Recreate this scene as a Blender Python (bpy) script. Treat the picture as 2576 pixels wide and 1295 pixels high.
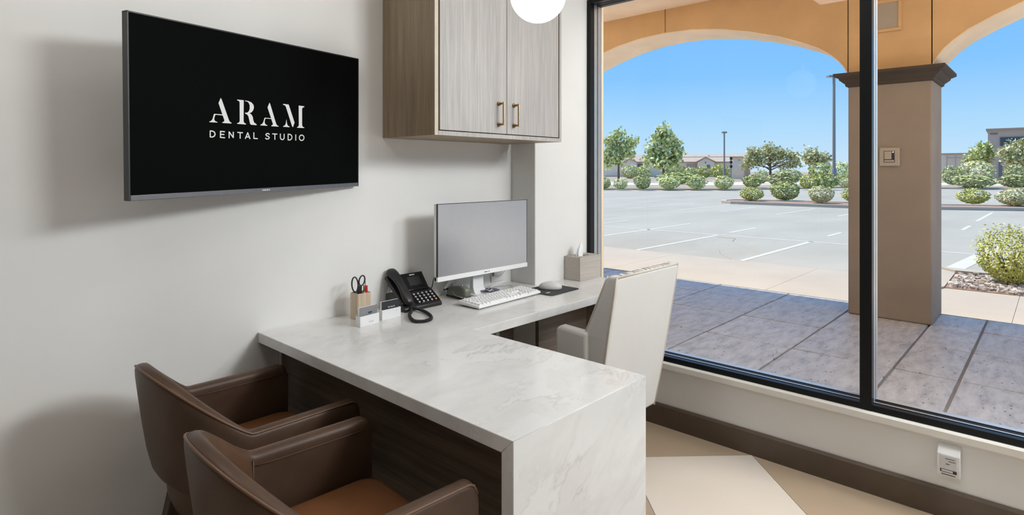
import bpy, bmesh, math, random
import numpy as np
from mathutils import Vector, Matrix

for o in list(bpy.data.objects):
    bpy.data.objects.remove(o)
S = bpy.context.scene
COL = S.collection
PI = math.pi
R = math.radians

# ------------------------------------------------------------------ camera
EYE = 1.36
TH = R(47.083)
FPX, HOR = 1475.92, 430.26
cam_d = bpy.data.cameras.new('camera')
cam_d.sensor_width = 36
cam_d.lens = FPX / 2576 * 36
cam_d.shift_y = -(647.5 - HOR) / 2576
cam_d.clip_start = 0.05
cam_d.clip_end = 3000
cam = bpy.data.objects.new('camera', cam_d)
COL.objects.link(cam)
cam.location = (0, 0, EYE)
cam.rotation_euler = (PI / 2, 0, -TH)
S.camera = cam

# ------------------------------------------------------------------ sky, sun, added fill lights, exposure
S.view_settings.view_transform = 'Standard'
S.view_settings.look = 'None'
S.view_settings.gamma = 1
S.view_settings.use_curve_mapping = False
S.view_settings.exposure = 0.08

w = bpy.data.worlds.new('sky')
S.world = w
w.use_nodes = True
nt = w.node_tree
nt.nodes.clear()
tc = nt.nodes.new('ShaderNodeTexCoord')
sx = nt.nodes.new('ShaderNodeSeparateXYZ')
rp = nt.nodes.new('ShaderNodeValToRGB')
bg = nt.nodes.new('ShaderNodeBackground')
ow = nt.nodes.new('ShaderNodeOutputWorld')
nt.links.new(tc.outputs['Generated'], sx.inputs[0])
nt.links.new(sx.outputs['Z'], rp.inputs[0])
nt.links.new(rp.outputs[0], bg.inputs[0])
nt.links.new(bg.outputs[0], ow.inputs[0])
cr = rp.color_ramp
cr.elements[0].position = 0.0
cr.elements[0].color = (.60, .78, .95, 1)
cr.elements[1].position = 1.0
cr.elements[1].color = (.14, .42, .93, 1)
for p_, c_ in ((.07, (.42, .70, .97, 1)), (.15, (.235, .56, 1.0, 1)), (.28, (.165, .48, .98, 1))):
    e_ = cr.elements.new(p_)
    e_.color = c_
bg.inputs[1].default_value = 1.0

sun_d = bpy.data.lights.new('sun', 'SUN')
sun_d.energy = 5.6
sun_d.angle = R(.6)
sun_d.color = (1.0, .95, .87)
sun = bpy.data.objects.new('sun', sun_d)
COL.objects.link(sun)
sv = Vector((.02, .53, .85)).normalized()
sun.rotation_euler = sv.to_track_quat('Z', 'Y').to_euler()


def area(name, loc, target, sx_, sy_, power, col=(1, 1, 1)):
    d = bpy.data.lights.new(name, 'AREA')
    d.shape = 'RECTANGLE'
    d.size, d.size_y = sx_, sy_
    d.energy = power
    d.color = col
    o = bpy.data.objects.new(name, d)
    COL.objects.link(o)
    o.location = loc
    o.rotation_euler = (Vector(loc) - Vector(target)).to_track_quat('Z', 'Y').to_euler()
    return o


# added strip above the further panes, no lamp there, standing in for daylight
area('daylight_fill', (2.83, -1.15, 2.60), (1.0, 0.3, 1.5), 2.0, .55, 130, (.945, .985, 1.0))
# unseen fill lights added under the ceiling to brighten the room
area('ceiling_fill', (1.95, .75, 2.86), (1.95, .75, 0), 1.2, .5, 5, (1.0, .985, .96))
area('ceiling_fill', (.28, 1.38, 2.87), (.28, 1.38, 0), .5, .4, 6.5, (1.0, .985, .96))

# fill lights added below the covered walk's ceiling to lift its shade
area('canopy_fill', (4.7, 3.2, 3.25), (4.7, 3.2, 0), 2.4, 4.5, 17, (1.0, .96, .90))
area('canopy_fill', (4.7, -1.2, 3.25), (4.7, -1.2, 0), 2.4, 3.6, 13, (1.0, .96, .90))

area('canopy_up_fill', (4.8, 6.4, .45), (4.8, 6.2, 3), 2.4, 3.6, 75, (1.0, .93, .84))  # upward fills added out of view to brighten the canopy ceiling
area('canopy_up_fill', (5.2, -2.0, .45), (5.3, -1.6, 3), 2.0, 2.6, 55, (1.0, .93, .84))

# ------------------------------------------------------------------ helpers
class MB:
    def __init__(s):
        s.v, s.f = [], []

    def add(s, vs, fs, M=None):
        b = len(s.v)
        for p in vs:
            p = Vector(p)
            s.v.append(tuple(M @ p) if M is not None else tuple(p))
        s.f += [tuple(i + b for i in f) for f in fs]
        return s

    def box(s, x0, x1, y0, y1, z0, z1, M=None):
        vs = [(x0, y0, z0), (x1, y0, z0), (x1, y1, z0), (x0, y1, z0), (x0, y0, z1), (x1, y0, z1), (x1, y1, z1), (x0, y1, z1)]
        return s.add(vs, [(0, 3, 2, 1), (4, 5, 6, 7), (0, 1, 5, 4), (1, 2, 6, 5), (2, 3, 7, 6), (3, 0, 4, 7)], M)

    def prism(s, poly, a, b, axis='z', M=None):
        """poly of 2-D points extruded along an axis: z -> (x,y), y -> (x,z), x -> (y,z)."""
        def to(p, t):
            return {'z': (p[0], p[1], t), 'y': (p[0], t, p[1]), 'x': (t, p[0], p[1])}[axis]
        n = len(poly)
        vs = [to(p, a) for p in poly] + [to(p, b) for p in poly]
        fs = [tuple(range(n))[::-1], tuple(range(n, 2 * n))]
        fs += [(i, (i + 1) % n, n + (i + 1) % n, n + i) for i in range(n)]
        return s.add(vs, fs, M)

    def loft(s, rings, closed=True, caps=True, M=None):
        n = len(rings[0])
        vs = [p for r in rings for p in r]
        fs = []
        for k in range(len(rings) - 1):
            for i in range(n if closed else n - 1):
                j = (i + 1) % n
                fs.append((k * n + i, k * n + j, (k + 1) * n + j, (k + 1) * n + i))
        if caps and closed:
            fs.append(tuple(range(n))[::-1])
            fs.append(tuple(range((len(rings) - 1) * n, len(rings) * n)))
        return s.add(vs, fs, M)

    def tube(s, path, r, n=8, closed=False, M=None):
        path = [Vector(p) for p in path]
        m = len(path)
        rr = r if hasattr(r, '__len__') else [r] * m
        rings = []
        up = None
        for i, p in enumerate(path):
            a = path[(i - 1) % m] if (closed or i > 0) else p
            b = path[(i + 1) % m] if (closed or i < m - 1) else p
            t = (b - a).normalized()
            if up is None:
                up = Vector((0, 0, 1)) if abs(t.z) < .9 else Vector((1, 0, 0))
            u = (up - t * up.dot(t)).normalized()
            up = u
            v = t.cross(u)
            rings.append([p + (u * math.cos(q) + v * math.sin(q)) * rr[i] for q in [2 * PI * k / n for k in range(n)]])
        if closed:
            rings.append(rings[0])
        return s.loft(rings, caps=not closed, M=M)

    def lathe(s, prof, n=20, c=(0, 0, 0), M=None):
        rings = [[(c[0] + r * math.cos(2 * PI * k / n), c[1] + r * math.sin(2 * PI * k / n), c[2] + z) for k in range(n)] for r, z in prof]
        return s.loft(rings, M=M)

    def ball(s, c, r, n=16, sc=(1, 1, 1), M=None):
        prof = [(max(1e-4, r * math.sin(PI * k / (n // 2))), -r * math.cos(PI * k / (n // 2))) for k in range(n // 2 + 1)]
        rings = [[(c[0] + q * math.cos(2 * PI * k / n) * sc[0], c[1] + q * math.sin(2 * PI * k / n) * sc[1], c[2] + z * sc[2]) for k in range(n)] for q, z in prof]
        return s.loft(rings, M=M)

    def mesh(s, name, mat, smooth=None):
        m = bpy.data.meshes.new(name)
        m.from_pydata(s.v, [], s.f)
        bm = bmesh.new()
        bm.from_mesh(m)
        bmesh.ops.recalc_face_normals(bm, faces=bm.faces)
        bm.to_mesh(m)
        bm.free()
        if mat:
            m.materials.append(mat)
        if smooth is not None:
            m.polygons.foreach_set('use_smooth', [True] * len(m.polygons))
            if smooth < 179:
                m.set_sharp_from_angle(angle=R(smooth))
        m.update()
        return m


def link(o, parent=None):
    COL.objects.link(o)
    if parent is not None:
        o.parent = parent
    return o


def P(name, mb, mat, parent=None, bevel=0, seg=2, smooth=None, sub=0, label=None, kind=None):
    if isinstance(mb, MB):
        me = mb.mesh(name, mat, smooth if smooth is not None else (40 if bevel else None))
    else:
        me = mb
    o = bpy.data.objects.new(name, me)
    link(o, parent)
    if bevel:
        b = o.modifiers.new('bevel', 'BEVEL')
        b.width = bevel
        b.segments = seg
        b.limit_method = 'ANGLE'
        b.angle_limit = R(35)
    if sub:
        q = o.modifiers.new('subdivision', 'SUBSURF')
        q.levels = q.render_levels = sub
    if label:
        o['label'] = label
    if kind:
        o['kind'] = kind
    return o


def thing(name, label, cat, loc=(0, 0, 0), rz=0, group=None):
    o = bpy.data.objects.new(name, None)
    o.empty_display_size = .05
    link(o)
    o.location = loc
    o.rotation_euler = (0, 0, rz)
    o['label'] = label
    o['category'] = cat
    if group:
        o['group'] = group
    return o


def tag(o, label, cat, group=None):
    o['label'] = label
    o['category'] = cat
    if group:
        o['group'] = group
    return o


def setting(name, mb=None, mat=None, **k):
    if mb is None:
        o = bpy.data.objects.new(name, None)
        link(o)
    else:
        o = P(name, mb, mat, **k)
    o['kind'] = 'structure'
    return o


def copy_tree(o, parent=None):
    c = o.copy()
    COL.objects.link(c)
    if parent is not None:
        c.parent = parent
    for ch in list(o.children):
        copy_tree(ch, c)
    return c


def ray(px, py):
    l = (px - 1288) / FPX
    s_, c_ = math.sin(TH), math.cos(TH)
    return Vector((s_ + l * c_, c_ - l * s_, (HOR - py) / FPX))


def ground(px, py, z=0.0):
    d = ray(px, py)
    return Vector((0, 0, EYE)) + d * ((z - EYE) / d.z)


def at(px, py, D):
    return Vector((0, 0, EYE)) + ray(px, py) * D


# ------------------------------------------------------------------ materials
def new_mat(name):
    m = bpy.data.materials.new(name)
    m.use_nodes = True
    return m, m.node_tree, m.node_tree.nodes['Principled BSDF']


def tex(nt, scale=(1, 1, 1), rot=(0, 0, 0), coord='Object'):
    t = nt.nodes.new('ShaderNodeTexCoord')
    mp = nt.nodes.new('ShaderNodeMapping')
    mp.inputs['Scale'].default_value = scale
    mp.inputs['Rotation'].default_value = rot
    nt.links.new(t.outputs[coord], mp.inputs[0])
    return mp.outputs[0]


def noise(nt, vec, scale, detail=3, rough=.55, dist=0):
    n = nt.nodes.new('ShaderNodeTexNoise')
    n.inputs['Scale'].default_value = scale
    n.inputs['Detail'].default_value = detail
    n.inputs['Roughness'].default_value = rough
    n.inputs['Distortion'].default_value = dist
    nt.links.new(vec, n.inputs['Vector'])
    return n.outputs['Fac']


def ramp(nt, fac, stops):
    r = nt.nodes.new('ShaderNodeValToRGB')
    nt.links.new(fac, r.inputs[0])
    e = r.color_ramp.elements
    while len(e) < len(stops):
        e.new(.5)
    for k, (p, c) in enumerate(stops):
        e[k].position = p
        e[k].color = (c[0], c[1], c[2], 1) if hasattr(c, '__len__') else (c, c, c, 1)
    return r.outputs[0]


def mixc(nt, fac, a, b):
    m = nt.nodes.new('ShaderNodeMix')
    m.data_type = 'RGBA'
    for sock, v in ((m.inputs[0], fac), (m.inputs[6], a), (m.inputs[7], b)):
        if hasattr(v, 'is_linked'):
            nt.links.new(v, sock)
        elif hasattr(v, '__len__'):
            sock.default_value = (v[0], v[1], v[2], 1)
        else:
            sock.default_value = v
    return m.outputs[2]


def bump(nt, b, h, strength, dist=.01):
    n = nt.nodes.new('ShaderNodeBump')
    n.inputs['Strength'].default_value = strength
    n.inputs['Distance'].default_value = dist
    nt.links.new(h, n.inputs['Height'])
    nt.links.new(n.outputs[0], b.inputs['Normal'])


def plain(name, col, rough=.5, metal=0, spec=.5, var=.06, scale=30, bmp=0, coat=0):
    m, nt, b = new_mat(name)
    v = tex(nt)
    f = noise(nt, v, scale, 3)
    c = ramp(nt, f, [(.25, [x * (1 - var) for x in col]), (.75, [min(1, x * (1 + var)) for x in col])])
    nt.links.new(c, b.inputs['Base Color'])
    b.inputs['Roughness'].default_value = rough
    b.inputs['Metallic'].default_value = metal
    b.inputs['Specular IOR Level'].default_value = spec
    b.inputs['Coat Weight'].default_value = coat
    if bmp:
        bump(nt, b, f, bmp, .004)
    return m


def wood(name, dark, light, axis, rough=.5, fine=1.0, spec=.4):
    """grain stretched along axis 0/1/2"""
    m, nt, b = new_mat(name)
    sc = [38 * fine] * 3
    sc[axis] = 1.6
    v = tex(nt, sc)
    f1 = noise(nt, v, 1.0, 5, .6, .5)
    sc2 = [150 * fine] * 3
    sc2[axis] = 5
    f2 = noise(nt, tex(nt, sc2), 1.0, 3, .6)
    c1 = ramp(nt, f1, [(.32, dark), (.62, light)])
    c2 = ramp(nt, f2, [(.40, .80), (.62, 1.0)])
    mm = nt.nodes.new('ShaderNodeMix')
    mm.data_type = 'RGBA'
    mm.blend_type = 'MULTIPLY'
    mm.inputs[0].default_value = .8
    nt.links.new(c1, mm.inputs[6])
    nt.links.new(c2, mm.inputs[7])
    nt.links.new(mm.outputs[2], b.inputs['Base Color'])
    b.inputs['Roughness'].default_value = rough
    b.inputs['Specular IOR Level'].default_value = spec
    bump(nt, b, f2, .12, .001)
    return m


def emit(name, col, s):
    m, nt, b = new_mat(name)
    b.inputs['Base Color'].default_value = (*col, 1)
    b.inputs['Emission Color'].default_value = (*col, 1)
    b.inputs['Emission Strength'].default_value = s
    return m


M = {}
M['wall'] = plain('wall_paint', (.80, .79, .77), .85, spec=.2, var=.015, scale=6, bmp=.03)
M['bounce_cut'] = plain('bounce_cut_paint', (.36, .33, .30), .85, spec=.2, var=.02)  # dark tone put on the unseen walls to cut bounced light
M['ceiling'] = plain('ceiling_paint', (.8, .79, .77), .9, spec=.2, var=.01)
M['sill'] = plain('sill_paint', (.80, .78, .73), .5, var=.02)
M['base'] = plain('baseboard_brown', (.105, .074, .052), .45, var=.12, scale=9)
M['tile_light'] = plain('floor_tile_cream', (.72, .65, .575), .22, var=.025, scale=3)
M['tile_tan'] = plain('floor_tile_tan', (.43, .33, .235), .24, var=.04, scale=3)
M['grout'] = plain('grout', (.30, .25, .2), .9)
M['black'] = plain('black_aluminium', (.008, .009, .010), .35, spec=.22, var=.1)
M['alu'] = plain('grey_aluminium', (.42, .42, .42), .35, metal=.5, var=.05)
M['stop'] = plain('satin_aluminium', (.62, .63, .64), .3, metal=.6, var=.02)
M['tvside'] = plain('tv_black_edge', (.02, .02, .021), .4)
M['cabdoor'] = wood('pale_grey_oak', (.465, .440, .418), (.53, .505, .484), 2, .42)
M['cabside'] = wood('brown_oak', (.27, .20, .128), (.36, .275, .185), 2, .5)
M['cabedge'] = plain('cabinet_edge_band', (.62, .53, .42), .5)
M['deskwood'] = wood('dark_desk_wood', (.060, .043, .030), (.135, .098, .068), 1, .5)
M['deskback'] = wood('brown_desk_back', (.16, .125, .098), (.26, .21, .17), 0, .55)
M['brass'] = plain('brushed_brass', (.66, .50, .33), .28, metal=1, var=.05)
M['bronze'] = plain('aged_brass', (.25, .17, .09), .35, metal=1)
M['white_pl'] = plain('white_plastic', (.80, .80, .80), .38, var=.01)
M['grey_pl'] = plain('light_grey_plastic', (.62, .62, .61), .4, var=.02)
M['black_pl'] = plain('black_plastic', (.012, .012, .013), .38, var=.1)
M['black_gl'] = plain('black_gloss', (.006, .006, .007), .12, var=.05)
M['charcoal'] = plain('charcoal_mat', (.035, .034, .037), .75, var=.1, scale=300)
M['steel'] = plain('steel', (.62, .62, .62), .25, metal=1)
M['keygrey'] = plain('grey_key', (.42, .42, .42), .5)
M['stapler'] = plain('sage_green_enamel', (.155, .17, .13), .35, var=.04)
M['pale_wood'] = wood('pale_maple', (.56, .44, .31), (.68, .55, .41), 2, .5, 1.5)
M['box_wood'] = wood('taupe_box_veneer', (.50, .455, .405), (.545, .50, .45), 0, .5, 2)
M['tissue'] = plain('tissue_paper', (.86, .87, .88), .9, var=.01)
M['red'] = plain('red_pen', (.55, .02, .02), .3)
M['globe'] = emit('opal_glass_lit', (1.0, .955, .88), .92)
M['screen'] = plain('grey_screen', (.40, .40, .415), .34, metal=.72, spec=.6, var=.02)
M['tvscreen'] = plain('black_tv_screen', (.0022, .0025, .0025), .6, spec=.03, var=.02)
M['tvframe'] = plain('tv_dark_metal', (.16, .16, .17), .35, metal=.8, var=.05)
M['logo'] = emit('screen_white', (.35, .35, .34), 1.0)
M['dark_metal'] = plain('dark_metal', (.03, .03, .032), .4, metal=.6)
M['grey_card'] = plain('grey_card', (.23, .23, .24), .6)
M['black_card'] = plain('black_card', (.025, .025, .03), .5)
M['print'] = plain('pale_print', (.7, .7, .7), .6)
M['print_dark'] = plain('dark_print', (.04, .04, .05), .6)
M['orange_print'] = plain('orange_print', (.75, .25, .08), .6)
M['lcd'] = plain('lcd_grey', (.035, .04, .04), .2)
M['violet'] = plain('dark_violet_pad', (.035, .03, .07), .25)
M['lavender'] = plain('lavender_plastic', (.62, .61, .72), .4)
M['legwood'] = wood('dark_walnut', (.035, .022, .014), (.075, .048, .03), 2, .45)


def leather(name, col, var=.22, rough=.42, bstr=.12, spec=.28):
    m, nt, b = new_mat(name)
    v = tex(nt)
    f = noise(nt, v, 4.5, 4)
    c = ramp(nt, f, [(.3, [x * (1 - var) for x in col]), (.7, [x * (1 + var) for x in col])])
    nt.links.new(c, b.inputs['Base Color'])
    b.inputs['Roughness'].default_value = rough
    b.inputs['Specular IOR Level'].default_value = spec
    vo = nt.nodes.new('ShaderNodeTexVoronoi')
    vo.inputs['Scale'].default_value = 420
    nt.links.new(v, vo.inputs['Vector'])
    bump(nt, b, vo.outputs['Distance'], bstr, .0008)
    return m


M['leather'] = leather('brown_leather', (.080, .046, .029))
M['leather_in'] = leather('inner_brown_leather', (.100, .052, .028))
M['leather_seat'] = leather('tan_seat_leather', (.20, .082, .033), .15)
M['piping'] = leather('piping_leather', (.15, .082, .05), .1)
M['cream'] = leather('cream_leather', (.64, .625, .595), .03, .45, .06)
M['cream_pipe'] = leather('cream_piping', (.60, .54, .47), .03, .5, .05)


def marble():
    m, nt, b = new_mat('white_marble')
    v = tex(nt, (1, 1, 1), (0, R(32), R(-14)))
    wv = nt.nodes.new('ShaderNodeVectorMath')
    wv.operation = 'MULTIPLY_ADD'
    nz = nt.nodes.new('ShaderNodeTexNoise')
    nz.inputs['Scale'].default_value = 3.2
    nz.inputs['Detail'].default_value = 4
    nt.links.new(v, nz.inputs['Vector'])
    nt.links.new(nz.outputs['Color'], wv.inputs[0])
    wv.inputs[1].default_value = (.16, .16, .16)
    nt.links.new(v, wv.inputs[2])
    mp = nt.nodes.new('ShaderNodeMapping')
    mp.inputs['Scale'].default_value = (2.2, 9.0, 9.0)
    nt.links.new(wv.outputs[0], mp.inputs[0])
    f = noise(nt, mp.outputs[0], 1.0, 6, .62)
    # thin veins where the noise crosses 0.5
    a = nt.nodes.new('ShaderNodeMath')
    a.operation = 'SUBTRACT'
    nt.links.new(f, a.inputs[0])
    a.inputs[1].default_value = .5
    ab = nt.nodes.new('ShaderNodeMath')
    ab.operation = 'ABSOLUTE'
    nt.links.new(a.outputs[0], ab.inputs[0])
    vein = ramp(nt, ab.outputs[0], [(0.0, 1.0), (.016, .30), (.05, 0.0)])
    patch = ramp(nt, noise(nt, v, 2.6, 3), [(.46, 0.0), (.66, 1.0)])
    mu = nt.nodes.new('ShaderNodeMath')
    mu.operation = 'MULTIPLY'
    nt.links.new(vein, mu.inputs[0])
    nt.links.new(patch, mu.inputs[1])
    mu2 = nt.nodes.new('ShaderNodeMath')
    mu2.operation = 'MULTIPLY'
    nt.links.new(mu.outputs[0], mu2.inputs[0])
    mu2.inputs[1].default_value = .55
    cloud = ramp(nt, f, [(.3, (.64, .63, .61)), (.55, (.725, .72, .71))])
    c = mixc(nt, mu2.outputs[0], cloud, (.40, .375, .34))
    nt.links.new(c, b.inputs['Base Color'])
    b.inputs['Roughness'].default_value = .17
    b.inputs['Specular IOR Level'].default_value = .45
    return m


M['marble'] = marble()


def glass():
    m = bpy.data.materials.new('window_glass')
    m.use_nodes = True
    nt = m.node_tree
    nt.nodes.clear()
    out = nt.nodes.new('ShaderNodeOutputMaterial')
    mx = nt.nodes.new('ShaderNodeMixShader')
    tr = nt.nodes.new('ShaderNodeBsdfTransparent')
    tr.inputs[0].default_value = (.97, .98, .975, 1)
    gl = nt.nodes.new('ShaderNodeBsdfGlossy')
    gl.inputs['Roughness'].default_value = 0
    lw = nt.nodes.new('ShaderNodeLayerWeight')
    lw.inputs[0].default_value = .5
    pw = nt.nodes.new('ShaderNodeMath')
    pw.operation = 'POWER'
    pw.inputs[1].default_value = 4
    nt.links.new(lw.outputs['Facing'], pw.inputs[0])
    ma = nt.nodes.new('ShaderNodeMath')
    ma.operation = 'MULTIPLY_ADD'
    ma.inputs[1].default_value = .5
    ma.inputs[2].default_value = .02
    nt.links.new(pw.outputs[0], ma.inputs[0])
    nt.links.new(ma.outputs[0], mx.inputs[0])
    nt.links.new(tr.outputs[0], mx.inputs[1])
    nt.links.new(gl.outputs[0], mx.inputs[2])
    nt.links.new(mx.outputs[0], out.inputs[0])
    return m


M['glass'] = glass()


def stucco(name, col, var=.08, scale=2.2):
    m, nt, b = new_mat(name)
    v = tex(nt)
    c = ramp(nt, noise(nt, v, scale, 5), [(.3, [x * (1 - var) for x in col]), (.7, [x * (1 + var) for x in col])])
    nt.links.new(c, b.inputs['Base Color'])
    b.inputs['Roughness'].default_value = .9
    b.inputs['Specular IOR Level'].default_value = .15
    bump(nt, b, noise(nt, v, 90, 3), .25, .004)
    return m


M['stucco'] = stucco('ochre_stucco', (.66, .435, .225))
M['soffit'] = stucco('lightened_ochre_stucco', (.86, .70, .53))  # ochre lightened, ground bounce on the arch undersides is in the colour
M['column'] = stucco('taupe_stucco', (.325, .275, .232))
M['capital'] = stucco('dark_brown_moulding', (.085, .07, .058), .1)
M['plaque'] = stucco('grey_plaque', (.42, .37, .31))
M['beige_plate'] = plain('beige_plate', (.45, .41, .35), .6)
M['concrete'] = stucco('pale_concrete', (.44, .385, .325), .05, 1.2)
M['kerb'] = stucco('kerb_concrete', (.50, .42, .34), .06, 1.0)


def asphalt():
    m, nt, b = new_mat('sunlit_asphalt')
    v = tex(nt)
    big = ramp(nt, noise(nt, tex(nt, (.25, .6, 1)), 1.0, 4), [(.3, (.350, .328, .282)), (.7, (.412, .386, .335))])
    nt.links.new(big, b.inputs['Base Color'])
    b.inputs['Roughness'].default_value = .9
    b.inputs['Specular IOR Level'].default_value = .1
    bump(nt, b, noise(nt, v, 120, 3), .3, .004)
    return m


M['asphalt'] = asphalt()
M['paint'] = stucco('white_line_paint', (.55, .52, .47), .04, 3)
M['dirt'] = stucco('dry_tan_ground', (.36, .29, .22), .12, .4)
M['mulch'] = stucco('red_brown_mulch', (.30, .20, .15), .3, 12)


def paver():
    m, nt, b = new_mat('pitted_grey_paver')
    oi = nt.nodes.new('ShaderNodeObjectInfo')
    v = tex(nt)
    st = tex(nt, (3.0, 9.0, 6.0))
    f = noise(nt, st, 1.6, 6, .68)
    c = ramp(nt, f, [(.33, (.335, .325, .335)), (.50, (.48, .475, .495)), (.68, (.59, .58, .595))])
    # small dark pits
    vo = nt.nodes.new('ShaderNodeTexVoronoi')
    vo.inputs['Scale'].default_value = 14
    nt.links.new(tex(nt, (1, 1.6, 1)), vo.inputs['Vector'])
    pit = ramp(nt, vo.outputs['Distance'], [(.10, 0.0), (.16, 1.0)])
    sel = ramp(nt, noise(nt, v, 9, 2), [(.44, 1.0), (.50, 0.0)])
    mx = nt.nodes.new('ShaderNodeMath')
    mx.operation = 'MAXIMUM'
    nt.links.new(pit, mx.inputs[0])
    nt.links.new(sel, mx.inputs[1])
    c2 = mixc(nt, mx.outputs[0], (.12, .10, .095), c)
    tone = ramp(nt, oi.outputs['Random'], [(0, .93), (1, 1.06)])
    mm = nt.nodes.new('ShaderNodeMix')
    mm.data_type = 'RGBA'
    mm.blend_type = 'MULTIPLY'
    mm.inputs[0].default_value = 1
    nt.links.new(c2, mm.inputs[6])
    nt.links.new(tone, mm.inputs[7])
    nt.links.new(mm.outputs[2], b.inputs['Base Color'])
    b.inputs['Roughness'].default_value = .45
    b.inputs['Specular IOR Level'].default_value = .4
    bump(nt, b, f, .25, .006)
    return m


M['paver'] = paver()
M['joint'] = stucco('grey_mortar', (.33, .30, .28), .1, 5)


def leafmat(name, a, bcol, c):
    m, nt, b = new_mat(name)
    g = nt.nodes.new('ShaderNodeNewGeometry')
    col = ramp(nt, g.outputs['Random Per Island'], [(.05, a), (.5, bcol), (.95, c)])
    nt.links.new(col, b.inputs['Base Color'])
    b.inputs['Roughness'].default_value = .6
    b.inputs['Specular IOR Level'].default_value = .2
    b.inputs['Transmission Weight'].default_value = 0
    return m


M['leaf_green'] = leafmat('leaf_green', (.34, .39, .12), (.58, .62, .25), (.80, .80, .44))
M['leaf_dark'] = leafmat('leaf_dark', (.22, .27, .075), (.40, .45, .15), (.60, .62, .26))
M['leaf_yellow'] = leafmat('leaf_yellow', (.30, .34, .07), (.50, .52, .13), (.70, .66, .24))
M['leaf_pale'] = leafmat('leaf_pale', (.38, .37, .15), (.60, .58, .29), (.78, .74, .46))
M['leaf_grey'] = leafmat('leaf_grey', (.27, .30, .12), (.42, .45, .19), (.60, .61, .32))
M['bark'] = stucco('bark', (.16, .115, .08), .2, 8)
M['pole'] = plain('grey_pole', (.27, .255, .25), .5, metal=.2)
M['house_wall'] = stucco('house_stucco', (.86, .73, .60), .05, 1)
M['house_roof'] = stucco('house_roof_tile', (.44, .355, .29), .06, .6)
M['house_dark'] = plain('far_window_glass', (.16, .18, .2), .2)
M['sign_blue'] = plain('dark_blue_sign', (.05, .075, .10), .4)
M['shop_wall'] = stucco('shop_stucco', (.55, .44, .36), .05, .5)
M['gravel'] = leafmat('gravel', (.30, .25, .22), (.47, .41, .37), (.64, .58, .53))

# ================================================================== THE ROOM
YW, XW = 2.218, 2.853            # back wall plane, window wall plane
XL, YF, ZC = -2.3, -2.7, 2.9     # left wall, front wall, ceiling
fl = setting('floor', MB().box(XL - .1, XW + .15, YF - .1, YW + .1, -.06, -.012), M['grout'])
# diagonal checkerboard of 0.6 m tiles, clipped to the room
US, VS, T = .651, 2.768, .60


def clip(poly, ax, val, keep_less):
    out = []
    for i in range(len(poly)):
        a, b_ = poly[i], poly[(i + 1) % len(poly)]
        ia = (a[ax] <= val) if keep_less else (a[ax] >= val)
        ib = (b_[ax] <= val) if keep_less else (b_[ax] >= val)
        if ia:
            out.append(a)
        if ia != ib:
            t = (val - a[ax]) / (b_[ax] - a[ax])
            out.append((a[0] + (b_[0] - a[0]) * t, a[1] + (b_[1] - a[1]) * t))
    return out


g = .0012
q2 = math.sqrt(2)
for i in range(-9, 9):
    for j in range(-9, 4):
        u0, v0 = US + i * T, VS + j * T
        uv = [(u0 + g, v0 + g), (u0 + T - g, v0 + g), (u0 + T - g, v0 + T - g), (u0 + g, v0 + T - g)]
        poly = [((u + v) / q2, (v - u) / q2) for u, v in uv]
        for ax, val, less in ((0, XL, False), (0, XW - .001, True), (1, YF, False), (1, YW - .001, True)):
            if poly:
                poly = clip(poly, ax, val, less)
        if len(poly) >= 3:
            P('floor_tile', MB().prism(poly, -.012, 0), M['tile_light'] if (i + j) % 2 else M['tile_tan'], fl)

setting('wall_back', MB().box(XL - .1, XW + .15, YW, YW + .12, 0, ZC), M['wall'])
setting('wall_left', MB().box(XL - .1, XL, YF, YW, 0, ZC), M['bounce_cut'])
setting('wall_front', MB().box(XL - .1, XW + .2, YF - .1, YF, 0, ZC), M['bounce_cut'])
setting('ceiling', MB().box(XL - .1, XW + .2, YF - .1, YW + .12, ZC, ZC + .1), M['ceiling'])
setting('wall_corner', MB().box(2.381, XW + .15, 2.045, YW, 0, ZC), M['wall'], bevel=.004)
ZS, ZH = .345, 2.372             # window bottom and head
YJ, YE = 2.045, -2.35            # window jambs
wr = MB().box(XW, XW + .13, YF, 2.045, 0, ZS - .002)
wr.box(XW, XW + .13, YF, 2.045, ZH + .002, ZC)
wr.box(XW, XW + .13, YF, YE, ZS, ZH)
setting('wall_right', wr, M['wall'])
setting('trim_1', MB().prism([(2.832, .312), (2.832, .338), (2.838, .344), (2.853, .344), (2.853, .312)], YF, 2.045, 'y'), M['sill'])
bbp = [(2.838, 0), (2.838, .105), (2.846, .115), (2.853, .115), (2.853, 0)]
setting('baseboard_right', MB().prism(bbp, YF, 2.045, 'y'), M['base'])
setting('baseboard_back', MB().prism([(YW, 0), (YW - .015, 0), (YW - .015, .105), (YW - .007, .115), (YW, .115)], XL, 1.05, 'x'), M['base'])

# window 1: one black aluminium frame, mullions, glazed panes
win = setting('window_1')
X1f = XW + .108


def rail_y(name, z0, z1, y0, y1, top):
    """a horizontal rail with two shadow grooves on the side that faces the glass"""
    e = .004
    if top:
        pr = [(XW, z0), (XW, z1), (XW + .030, z1), (XW + .030, z1 - .008), (XW + .036, z1 - .008), (XW + .036, z1),
              (XW + .066, z1 + e), (XW + .066, z1 - .006), (XW + .074, z1 - .006), (XW + .074, z1 + e), (X1f, z1 + e), (X1f, z0)]
    else:
        pr = [(XW, z1), (XW, z0), (XW + .030, z0), (XW + .030, z0 + .008), (XW + .036, z0 + .008), (XW + .036, z0),
              (XW + .066, z0 - e), (XW + .066, z0 + .006), (XW + .074, z0 + .006), (XW + .074, z0 - e), (X1f, z0 - e), (X1f, z1)]
    P(name, MB().prism(pr, y0, y1, 'y'), M['black'], win)


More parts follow.
